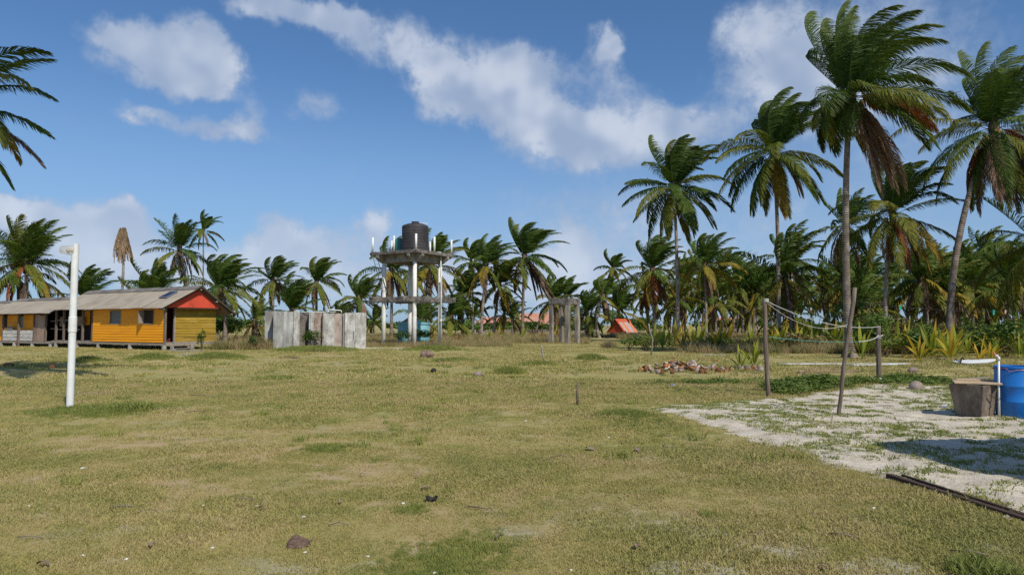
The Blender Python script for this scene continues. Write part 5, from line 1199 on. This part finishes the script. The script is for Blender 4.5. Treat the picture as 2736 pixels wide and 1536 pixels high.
# ------------------------------------------------------------------ rope poles
def pole(x, y, top, r0, r1, label, mat='post_wood', kink=.0):
    o = empty('rope_pole', (x, y, 0), 0, label, 'pole', 'weathered poles with ropes'); t = Vector(top) - Vector((x, y, 0)); n = 9; rr = np.random.default_rng(int(x*100))
    pts = [Vector((0,0,-.2)).lerp(t, i/(n-1)) + Vector((rr.normal(0,.008)+kink*sin(pi*i/(n-1)), rr.normal(0,.008), 0)) for i in range(n)]
    MB().tube(pts, [r0+(r1-r0)*i/(n-1)+rr.normal(0,.0025) for i in range(n)], 10).build('shaft', M[mat], o, True); return o, pts
P1, _ = pole(5.81,15.58,(5.77,15.60,2.20),.052,.046,'straight grey pole at the back corner of the sand')
P2, _ = pole(5.71,12.08,(6.12,12.15,2.26),.031,.037,'leaning thin pole standing in the sand', 'post_wood', -.03)
P3, _ = pole(10.68,20.0,(10.72,20.0,1.58),.075,.06,'short dark pole by the creeping vine', 'post_wood')
def sag(a, b, s, n=16):
    a, b = Vector(a), Vector(b); return [a.lerp(b, i/n) - Vector((0,0,s*4*(i/n)*(1-i/n))) for i in range(n+1)]
def rope(pts, r, mat, label, name='rope'):
    o = empty(name, pts[0], 0, label, 'rope'); b = Vector(pts[0]); MB().tube([Vector(p)-b for p in pts], r, 6).build('strand', M[mat], o, True); return o
rp = rope(sag((5.83,15.57,2.13),(10.70,19.93,1.55),.22), .008, 'rope_white', 'thick white rope sagging between the straight and short poles')
b = Vector((5.83,15.57,2.13))
rk = np.random.default_rng(2); mid = sag((5.83,15.57,2.13),(10.70,19.93,1.55),.22)[11] - b
kp = [mid + Vector((rk.normal(0,.05), rk.normal(0,.05), rk.normal(-.02,.07))) for _ in range(26)]
MB().tube(kp, .011, 5).build('knot', M['rope_white'], rp, True)
wr = MB()
for k in range(4): wr.tube([Vector((cos(a)*.062-.03, sin(a)*.062+.03, .0+k*.02)) for a in np.linspace(0,2*pi,12)], .009, 5)
wr.build('wrap', M['rope_white'], rp, True)
rope(sag((5.83,15.57,2.09),(9.0,18.3,1.62),.30) , .005, 'rope_white', 'thin pale second rope sagging below the thick white rope')
rope(sag((5.83,15.55,1.33),(9.6,18.95,1.14),.05), .006, 'rope_green', 'thin green cord strung low from the straight pole')
r2 = rope(sag((9.6,18.95,1.14),(10.68,19.93,1.27),.04), .010, 'rope_white', 'short white rope tied low on the short dark pole')
kb = Vector((9.6,18.95,1.14)); MB().tube([Vector((10.68,19.93,1.27))-kb+Vector((rk.normal(0,.05),rk.normal(0,.05),rk.normal(0,.045))) for _ in range(18)], .012, 5).build('knot', M['rope_white'], r2, True)
LP = sag((6.10,12.12,2.02),(10.2,11.0,1.95),.16, 24)
rope(LP, .003, 'rope_dark', 'thin dark clothesline running off from the leaning pole', 'clothesline')
for k, (i, m) in enumerate(((4,'peg_green'),(12,'peg_green'),(13,'pale_wood'),(19,'peg_green'))):
    p = LP[i]; o = empty('clothespin', p, .4*k, ['green clothespin nearest the leaning pole','green clothespin in the middle of the clothesline','wooden clothespin hanging askew on the clothesline','green clothespin nearest the frame edge'][k], 'clothespin', 'clothespins on the line')
    tilt = .15 if m == 'peg_green' else .9
    for s in (-1,1): 
        q = MB().box(-.006+s*.009,.006+s*.009,-.008,.008,-.055,.03,Matrix.Rotation(tilt+s*.09,4,'Y')).build('jaw', M[m], o)

# ------------------------------------------------------------------ drum, trough, standpipe
def drum():
    o = empty('blue_drum', (8.62, 11.78, 0), 0, 'bright blue plastic drum with open rim', 'drum')
    prof = [(.27,0),(.285,.02)]
    def z(k): return k
    prof += [(.288,.28),(.296,.295),(.296,.315),(.288,.33),(.290,.54),(.298,.555),(.298,.575),(.290,.59),(.288,.80),(.285,.84),(.272,.855),(.292,.865),(.292,.90),(.272,.905),(.268,.86),(.262,.3),(.0,.29)]
    smooth_by_angle(MB().lathe(prof, 48).build('shell', M['drum_blue'], o), 50)
    rr = np.random.default_rng(1)
    MB().tube([(.302*cos(a), .302*sin(a), .85+rr.normal(0,.014)) for a in np.linspace(0,2*pi,40)], .007, 5).build('cord', M['rope_red'], o)
    o2 = empty('blue_jug', (8.66, 11.18, 0), 0, 'dark blue jug at the foot of the drum', 'jug')
    smooth_by_angle(MB().lathe([(.10,0),(.135,.03),(.15,.15),(.13,.25),(.05,.31),(.045,.36),(.0,.365)], 24).build('body', M['drum_dark'], o2)); MB().tube([(.05,0,.33),(.12,0,.33),(.13,0,.24)], .014, 6).build('handle', M['drum_dark'], o2)
drum()
def trough():
    o = empty('concrete_trough', (8.02, 11.93, 0), R(-63), 'concrete trough, stains darkened to stand in for shade, wider at the top, covered by a board', 'trough')
    # local x along the dark face, y depth
    b, t, H = (.20,.19), (.29,.25), .58
    V = [(-b[0],-b[1],-.03),(b[0],-b[1],-.03),(b[0],b[1],-.03),(-b[0],b[1],-.03),(-t[0],-t[1],H),(t[0],-t[1],H),(t[0],t[1],H),(-t[0],t[1],H),(-t[0]+.04,-t[1]+.04,H),(t[0]-.04,-t[1]+.04,H),(t[0]-.04,t[1]-.04,H),(-t[0]+.04,t[1]-.04,H),(-b[0]+.04,-b[1]+.04,.1),(b[0]-.04,-b[1]+.04,.1),(b[0]-.04,b[1]-.04,.1),(-b[0]+.04,b[1]-.04,.1)]
    F = [(3,2,1,0),(0,1,5,4),(1,2,6,5),(2,3,7,6),(3,0,4,7),(4,5,9,8),(5,6,10,9),(6,7,11,10),(7,4,8,11),(8,9,13,12),(9,10,14,13),(10,11,15,14),(11,8,12,15),(12,13,14,15)]
    from_arrays('basin', V, F, M['box_concrete'], o, False, None, .012)
    c = empty('cover_board', (8.10, 11.95, .585), R(-28), 'pale worn board lying on the concrete trough', 'board')
    MB().box(-.36,.32,-.27,.10,.004,.035).build('plank', M['pale_wood'], c, False, .004); MB().box(-.30,.40,.09,.26,.036,.06).build('plank', M['pale_wood'], c, False, .004)
    s = empty('standpipe', (8.22, 11.62, 0), 0, 'thin white standpipe with tap between trough and drum', 'pipe')
    MB().tube([(0,0,-.05),(.01,0,.5),(.03,0,1.02)], .017, 10).build('riser', M['white_pipe'], s, True); MB().tube([(.03,0,1.0),(.032,0,1.05),(.0,0,1.075),(-.03,0,1.08)], .024, 10).build('elbow', M['white_pipe'], s, True)
    MB().tube([(-.03,0,1.08),(-.045,0,1.11),(-.045,0,1.14)], [.018,.022,.014], 8).build('tap', M['hut_rust'], s); MB().tube([(-.02,-.03,.34),(.03,.03,.34),(.02,-.03,.37),(-.02,.03,.36),(-.16,-.02,.42)], .009, 6).build('tie', M['rope_dark'], s)
trough()

# ------------------------------------------------------------------ boards and odds on the grass
def plank(name, p, q, w, h, mat, label, cat='plank', z=None):
    p = Vector((*p, g1(*p)+.02+h/2 if z is None else z)); q = Vector((*q, g1(*q)+.02+h/2 if z is None else z)); c = (p+q)/2; o = MB().beam(p-c, q-c, w, h).build(name, M[mat], None, False, min(h*.2,.004)); o.location = c
    return tag(o, label, cat)
bm0, bm1 = (3.93,7.22), (4.22,5.45)
e = empty('edging_timber', (4.0,6.9,0), 0, 'dark wet timber edging along the near side of the sand', 'timber')
MB().beam((-.07,.32,.02),(.36,-2.9,.02),.07,.07).build('rail', M['dark_wood'], e, False, .006); MB().beam((.06,.05,.025),(.44,-2.7,.025),.05,.05).build('rail', M['dark_wood'], e, False, .006); MB().beam((.02,.22,.058),(.17,-1.1,.058),.03,.02).build('splinter', M['dark_wood'], e)
plank('plank',(10.9,28.0),(15.9,27.5),.30,.04,'white_plank','long whitish board lying flat behind the rope poles')
plank('plank',(13.2,26.6),(15.1,27.0),.22,.035,'white_plank','shorter whitish board lying behind the short dark pole')
plank('plank',(11.4,21.0),(13.9,21.8),.22,.035,'yellow_wood','half yellow plank near the creeping vine')
plank('plank',(10.9,18.45),(14.0,20.1),.15,.04,'grey_wood','grey plank pointing toward the blue drum')
plank('plank',(7.05,34.2),(7.9,32.6),.16,.03,'red_plank','faded red plank in the shade below the saplings')
plank('plank',(8.5,31.3),(9.1,30.2),.10,.03,'red_plank','thin rusty red strip in the grass behind the husks')
plank('plank',(10.1,36.6),(11.2,36.0),.14,.03,'white_plank','small pale board at the foot of the dry brush')
plank('plank',(-10.2,47.0),(-7.0,46.3),.10,.05,'white_plank','thin white batten on the grass between ruin and tower')
plank('plank',(-17.6,36.6),(-16.4,36.2),.25,.06,'slab_white','broken pale slab on the ground before the end wall','slab')
plank('plank',(-20.4,41.0),(-18.2,40.2),.3,.07,'slab_grey','grey concrete strip below the house steps','slab')
plank('plank',(-15.2,35.2),(-13.8,33.2),.12,.04,'grey_wood','weathered grey plank by the green hummock')
plank('plank',(-11.6,34.2),(-10.4,33.4),.14,.03,'twig','dark splintered plank on the lawn before the ruin')
plank('ground_pipe',(8.3,11.33),(9.6,10.9),.03,.03,'white_pipe','white pipe lying on the ground before the drum','pipe')
def surfboard():
    o = empty('white_board', (18.5,27.3,0), R(-40), 'white oval board with dark strap lying behind the drum', 'board'); o.rotation_euler = (R(14), R(-4), R(-30)); o.location.z = .06; n = 24; V = []
    for z in (.06,.11):
        for k in range(n):
            a = 2*pi*k/n; V.append((.72*cos(a)*(1-.12*cos(a)), .24*sin(a), z+.06*abs(cos(a))**3))
    F = [tuple(range(n-1,-1,-1)), tuple(range(n,2*n))] + [(k,(k+1)%n,n+(k+1)%n,n+k) for k in range(n)]
    from_arrays('deck', V, F, M['white_pipe'], o, False, None, .01)
    MB().tube([(-.55,-.2,.12),(-.5,-.08,.26),(-.45,.08,.26),(-.4,.2,.12)], .03, 6).build('strap', M['char'], o); MB().tube([(-.75,0,.12),(-.7,.0,.24),(-.62,0,.12)], .03, 6).build('strap', M['char'], o)
surfboard()
def stick(name, pts, r, mat, label, cat='stick', group=None):
    b = Vector((pts[0][0], pts[0][1], g1(pts[0][0], pts[0][1]))); o = empty(name, b, 0, label, cat, group)
    MB().tube([Vector((p[0]-b[0], p[1]-b[1], p[2])) for p in pts], [r*(1-.3*i/len(pts)) for i in range(len(pts))], 8).build('shaft', M[mat], o, True); return o
stick('stake', [(1.31,13.77,-.1),(1.31,13.77,.25),(1.32,13.77,.45)], .026, 'post_wood', 'short wooden stake standing in the middle of the lawn', 'stake')
stick('stake', [(1.42,30.0,-.1),(1.34,30,.3),(1.32,30,.55),(1.27,30,.72)], .04, 'grey_wood', 'crooked pale stick standing in grass before the concrete frame', 'stake')
stick('stick', [(7.4,36.5,-.1),(7.5,36.5,.9),(7.35,36.5,1.3),(7.3,36.5,1.7)], .045, 'grey_wood', 'bent bare stem with withered top in front of the saplings')
def blob(name, x, y, sx, sy, sz, mat, label, cat, group=None, seed=0, z=0., rot=0, rough=.12, sub=2):
    bm = bmesh.new(); bmesh.ops.create_icosphere(bm, subdivisions=sub, radius=1); r = np.random.default_rng(seed); d = r.normal(size=(6,3))
    for v in bm.verts:
        p = np.array(v.co); k = 1 + rough*sum(math.sin(2.2*float(p@q)+i) for i, q in enumerate(d))/2.2; v.co = (p[0]*sx*k, p[1]*sy*k, p[2]*sz*k)
    me = bpy.data.meshes.new(name); bm.to_mesh(me); bm.free(); me.materials.append(M[mat])
    for p in me.polygons: p.use_smooth = True
    o = link_mesh(name, me); o.location = (x, y, g1(x, y)+z+sz*.75); o.rotation_euler = (0, 0, rot); return tag(o, label, cat, group)
blob('rock', -4.11,33.0,.33,.28,.25,'rock','rounded brown-grey boulder on the lawn before the tower','rock',None,14,-.04,.3,.12,3)
blob('coconut', -1.05,21.3,.15,.12,.10,'coconut_grey','pale fallen coconut alone in the middle of the field','coconut',None,4)
blob('coconut', 9.72,16.53,.14,.14,.13,'coconut_grey','grey fallen coconut at the back edge of the sand','coconut',None,5)
blob('coconut', 13.2,22.6,.16,.13,.12,'coconut_grey','grey fallen coconut behind the half yellow plank','coconut',None,6)
blob('coconut', -16.9,25.2,.12,.12,.10,'coconut_brown','reddish fallen coconut near the lamp post','coconut',None,7)
blob('rock', -18.8,25.6,.2,.16,.09,'coconut_brown','dark lump beside the tree shadow on the lawn','rock',None,8)
blob('rock', -2.68,23.4,.10,.10,.09,'char','small dark lump on the field before the tower','rock',None,9)
# big split husk in the foreground
def husk():
    o = empty('coconut_husk', (-1.57,5.10,g1(-1.57,5.1)+.005), R(8), 'split brown coconut husk lying in the foreground grass', 'coconut husk'); o.scale = (.66,.66,.66); r = np.random.default_rng(4)
    rings = [(-.125,.012,.05,.0),(-.115,.05,.075,.0),(-.08,.10,.09,.0),(-.045,.128,.088,.0),(-.01,.122,.082,.0),(.03,.098,.072,.004),(.075,.075,.055,.006),(.11,.052,.034,.010),(.128,.034,.012,.02)]
    V = []; n = 12
    for x, h, w, z0 in rings:
        for k in range(n):
            a = 2*pi*k/n; cy, cz = cos(a), sin(a); y = w*np.sign(cy)*abs(cy)**.8; z = z0 + (h*max(0, cz)**1.15 if cz > 0 else -.004)
            V.append((x+r.normal(0,.003)+(.03 if cz > .6 else 0)*h*4, y*(1-.35*max(0,cz))+r.normal(0,.003), max(z,0)+r.normal(0,.002)))
    m = len(rings)
    F = [(i*n+k, i*n+(k+1)%n, i*n+n+(k+1)%n, i*n+n+k) for i in range(m-1) for k in range(n)] + [tuple(range(n-1,-1,-1)), tuple((m-1)*n+k for k in range(n))]
    smooth_by_angle(from_arrays('shell', V, F, M['husk_brown'], o), 32)
    for p in (((.10,-.03,.03),(.15,-.02,.07),(.175,-.02,.10)),((.07,-.05,.02),(.06,-.10,.005)),((.11,.0,.03),(.15,.03,.05))): MB().tube(p, .005, 5).build('stalk', M['twig'], o)
husk()
def shell_piece(x, y, s, label, mat='char', name='coconut_shell'):
    o = empty(name, (x, y, g1(x,y)), R(20), label, 'coconut shell'); V = []; n = 12; m = 5; r = np.random.default_rng(int(x*77)%97)
    for i in range(m+1):
        for k in range(n):
            th = .15+i/m*1.15*(1-.38*(k in (2,3,8))); a = 2*pi*k/n; V.append((s*sin(th)*cos(a), s*.8*sin(th)*sin(a), s*(1-cos(th))+.004+s*.15*sin(a)*i/m))
    F = [(i*n+k, i*n+(k+1)%n, i*n+n+(k+1)%n, i*n+n+k) for i in range(m) for k in range(n)]+[tuple(range(n))]
    ob = from_arrays('cup', V, F, M[mat], o, True); sm = ob.modifiers.new('wall','SOLIDIFY'); sm.thickness = .006
shell_piece(-.74,6.4,.062,'broken black coconut shell cup on the near lawn')
def leaf_bit(x, y, L, w, rz, mat, label, group, cat, name):
    V = []; n = 6
    for i in range(n+1):
        t = i/n; ww = w*math.sin(pi*min(1,.06+t*.9)); z = .012+.02*math.sin(pi*t); V += [(L*(t-.5),-ww,z+.008),(L*(t-.5),0,z),(L*(t-.5),ww,z+.008)]
    F = [(i*3+j,i*3+j+1,i*3+j+4,i*3+j+3) for i in range(n) for j in (0,1)]
    o = from_arrays(name, V, F, M[mat], None); o.location = (x, y, g1(x,y)+.012); o.rotation_euler = (rng.normal(0,.1), rng.normal(0,.1), rz); return tag(o, label, cat, group)
leaf_bit(-.85,6.85,.11,.03,.3,'brown_leaf','curled grey-brown leaf just behind the black shell cup',None,'leaf','dry_leaf')
# litter: coral chips, twigs, dry leaves
rl = np.random.default_rng(23)
CH = [(-3.0,4.85),(-2.55,4.75),(-2.2,5.0),(-2.7,5.15),(-1.45,4.98),(-1.0,4.95),(-2.75,6.1),(-2.4,6.2),(-1.9,6.15),(-1.75,5.85),(-.95,6.3),(-1.3,7.2),(-4.7,7.7),(-4.2,6.2),(-.55,4.55),(.35,4.6),(.9,5.4),(3.2,6.2),(2.2,5.2),(1.4,9.9),(2.2,11.5),(1.1,8.2),(-.2,7.6),(2.7,14.4),(-8.6,15.8),(-3.5,15.9),(1.9,13.0),(.2,11.5),(4.4,17.1),(3.5,18.2)]
for i, (x, y) in enumerate(CH): 
    s = rl.uniform(.006,.016)*(1+.05*y); blob('coral_chip', x+rl.normal(0,.05), y+rl.normal(0,.05), s*1.3, s, s*.5, 'coral', 'small white coral chip lying in the short grass', 'coral chip', 'white coral chips on the lawn', i, 0, rl.uniform(0,6), .2, 1)
TW = [(-3.4,6.05,.22),(-3.1,5.9,.16),(-2.45,6.35,.22),(-3.6,5.2,.2),(-6.9,15.3,.9),(-6.0,15.2,.7),(-9.8,15.6,1.2),(-6.6,12.7,.9),(-5.7,12.4,.4),(1.9,5.3,.16),(2.5,5.25,.2),(3.2,4.85,.25),(-1.4,5.6,.16),(-.3,6.15,.2),(.6,8.4,.25),(4.9,18.3,.9),(5.2,17.6,1.2),(2.2,9.9,.2),(-8.4,19.2,1.3),(3.9,12.0,.6),(-5.0,18.4,.6),(-2.6,18.6,.5),(6.3,11.5,.5),(7.4,13.6,.4)]
for i, (x, y, l) in enumerate(TW):
    a = rl.uniform(-.5,.5); p = [(x-l/2*cos(a), y-l/2*sin(a), .015), (x, y+rl.normal(0,.03), .03), (x+l/2*cos(a), y+l/2*sin(a), .012)]
    stick('twig', p, .004+.006*l, 'twig', 'dry grey-brown twig lying flat on the lawn', 'twig', 'dry twigs on the lawn')
LF = [(-2.15,5.95,.07),(-1.55,6.25,.08),(1.0,8.9,.2),(1.6,8.8,.16),(2.0,9.0,.1),(-1.0,7.4,.09),(-1.6,7.4,.06),(2.05,4.6,.07),(-3.1,4.6,.1),(-.1,5.2,.06),(4.0,10.6,.16),(-2.6,5.0,.08),(.9,5.0,.1),(6.0,16.9,.4),(5.3,16.8,.35)]
for i, (x, y, l) in enumerate(LF): leaf_bit(x, y, l, l*.22, rl.uniform(0,6), 'brown_leaf', 'dry curled brown leaf lying on the lawn', 'dry leaves on the lawn', 'leaf', 'dry_leaf')
# withered frond rib pieces on the sand
w = empty('withered_sprig', (4.9,10.6,.02), 0, 'withered straw-coloured sprig lying on the sand', 'sprig')
for p in (((0,0,0),(-.22,.05,.06),(-.4,.06,.02)),((0,0,0),(.05,.05,.14),(.09,.08,.24)),((0,0,0),(-.12,-.04,.1),(-.25,-.02,.05)),((0,0,0),(.14,-.05,.02))): MB().tube(p, .008, 5).build('blade', M['frond_tan'], w)
# blue can, rag, cup
c = empty('drink_can', (4.22,18.05,g1(4.22,18.05)+.035), R(30), 'crushed blue and white drink can on the grass', 'can'); MB().tube([(-.07,0,0),(-.055,0,0),(0,0,.008),(.055,0,0),(.07,0,0)], [.026,.035,.03,.035,.026], 14).build('body', M['can_blue'], c, True); MB().tube([(.07,0,0),(.072,0,0)], .024, 14).build('lid', M['alu'], c)
c = empty('plastic_cup', (8.19,13.1,.055), R(-60), 'small white cup lying on its side in the sand', 'cup'); ob = MB().tube([(0,0,0),(.11,0,.0)], [.035,.045], 16, False).build('wall', M['white_pipe'], c, True); MB().tube([(.0,0,0),(.004,0,0)], .035, 16).build('bottom', M['white_pipe'], c)
blob('white_rag', 9.66,18.2,.20,.10,.05,'rag','crumpled white rag on the creeping vine','rag',None,31,.04,.3,.35,3)
# green hummock edge debris: black plastic by the ruin, dark branch heap by the tower
h = empty('branch_heap', (-5.1,44.6,.05), 0, 'heap of dry dark branches on the grass before the tower', 'branch heap'); rb = np.random.default_rng(6); mb = MB()
for i in range(70):
    a = rb.uniform(-.5,.5); x = rb.normal(0,.75); y = rb.normal(0,.3); l = rb.uniform(.4,1.1); z = rb.uniform(.02,.32)*math.exp(-x*x); mb.tube([(x-l/2,y-l/2*a,z),(x,y,z+.08),(x+l/2,y+l/2*a,z)], .012, 4)
mb.build('branches', M['twig'], h)['kind'] = 'stuff'

# ------------------------------------------------------------------ coconut husk pile
rc = np.random.default_rng(9)
def coconut(x, y, s, mat, label, group, z=0):
    o = empty('coconut', (x, y, g1(x,y)+z), 0, label, 'coconut', group); o.rotation_euler = (rc.uniform(-.8,.8), rc.uniform(-.8,.8), rc.uniform(0,6.3))
    MB().lathe([(0,-s),(s*.45,-s*.88),(s*.78,-s*.4),(s*.85,.1*s),(s*.66,s*.66),(s*.25,s*1.02),(0,s*1.1)], 10, (0,0,s*.6)).build('husk', M[mat], o, True); return o
for i in range(30):
    x = (rc.uniform(4.5,9.4) if i % 2 else 6.2+rc.normal(0,.9)); y = 23.3 + rc.normal(0,.7)+(x-7)*.25; coconut(x, y, rc.uniform(.075,.125), ['coconut_grey','coconut_grey','coconut_brown'][i%3], 'old fallen coconut in the scattered heap by the rope pole', 'coconuts of the husk heap')
coconut(6.35,24.1,.13,'coconut_grey','pale whitish coconut on top of the husk heap','coconuts of the husk heap',.18)
for i in range(84):
    x = 5.75 + rc.normal(0,.62) + (1.1 if i % 5 == 0 else 0); y = 23.7 + rc.normal(0,.45); z = max(0, .27*math.exp(-((x-5.7)/.8)**2)*rc.uniform(.1,1.1))
    o = empty('coconut_husk', (x, y, g1(x,y)+z), 0, 'rust-brown husk piece in the heap of split coconuts', 'coconut husk', 'split husks of the heap'); o.rotation_euler = (rc.uniform(-1,1), rc.uniform(-1,1), rc.uniform(0,6.3)); V = []; s = rc.uniform(.09,.16)
    for k in range(5):
        for j in range(4):
            u = (k/4-.5)*2; v = (j/3-.5)*1.6; V.append((s*u, s*.75*sin(v)*math.sqrt(max(.05,1-u*u*.85)), s*.75*(1-cos(v))+s*.3*u*u))
    F = [(k*4+j,k*4+j+1,k*4+j+5,k*4+j+4) for k in range(4) for j in range(3)]
    ob = from_arrays('shell', V, F, M[['copra','husk_rust','coconut_grey','husk_rust','coconut_brown','coconut_grey','husk_rust'][i%7]], o, True); sm = ob.modifiers.new('wall','SOLIDIFY'); sm.thickness = .025
for i in range(12):
    x = 13.2 + rc.uniform(-2.2,2.5); y = 25.8+rc.normal(0,.4); o = leaf_bit(x, y, rc.uniform(.2,.45), .08, rc.uniform(0,6), 'coconut_grey', 'pale dry husk flake in front of the long whitish board', 'husk flakes by the long board', 'husk flake', 'husk_flake')
fr = empty('fallen_frond', (9.9,21.3,.05), 0, 'dry reddish fallen frond lying right of the husk heap', 'fallen frond')
V, F, A = frond(np.random.default_rng(3), (-.9,.6,.05), R(100), R(2), 1.9, .05, 0, 30, .014, .4, .1, .1); from_arrays('leaf', V, F, M['frond_dead'], fr, False, A)

# ------------------------------------------------------------------ open shelter beyond the frame, whose roof shades the sand
def shelter():
    o = empty('open_shelter', (8.6,6.6,0), R(14), 'open board-roofed shelter standing beside the sand', 'shelter')
    for sx in (-1,1):
        for sy in (-1,1): MB().tube([(sx*2.0,sy*1.05,-.1),(sx*2.0,sy*1.05,2.35)], .06, 9).build('post', M['post_wood'], o, True)
    for s in (-1,1):
        for i in range(5): 
            V, F = corrugated(-2.5+i*1.0, -1.46+i*1.0, (s*1.35,2.28+.01*(i%2)), (0,2.95+.01*(i%2))); from_arrays('roof_sheet', V, F, M['roof_cement'], o)
shelter()
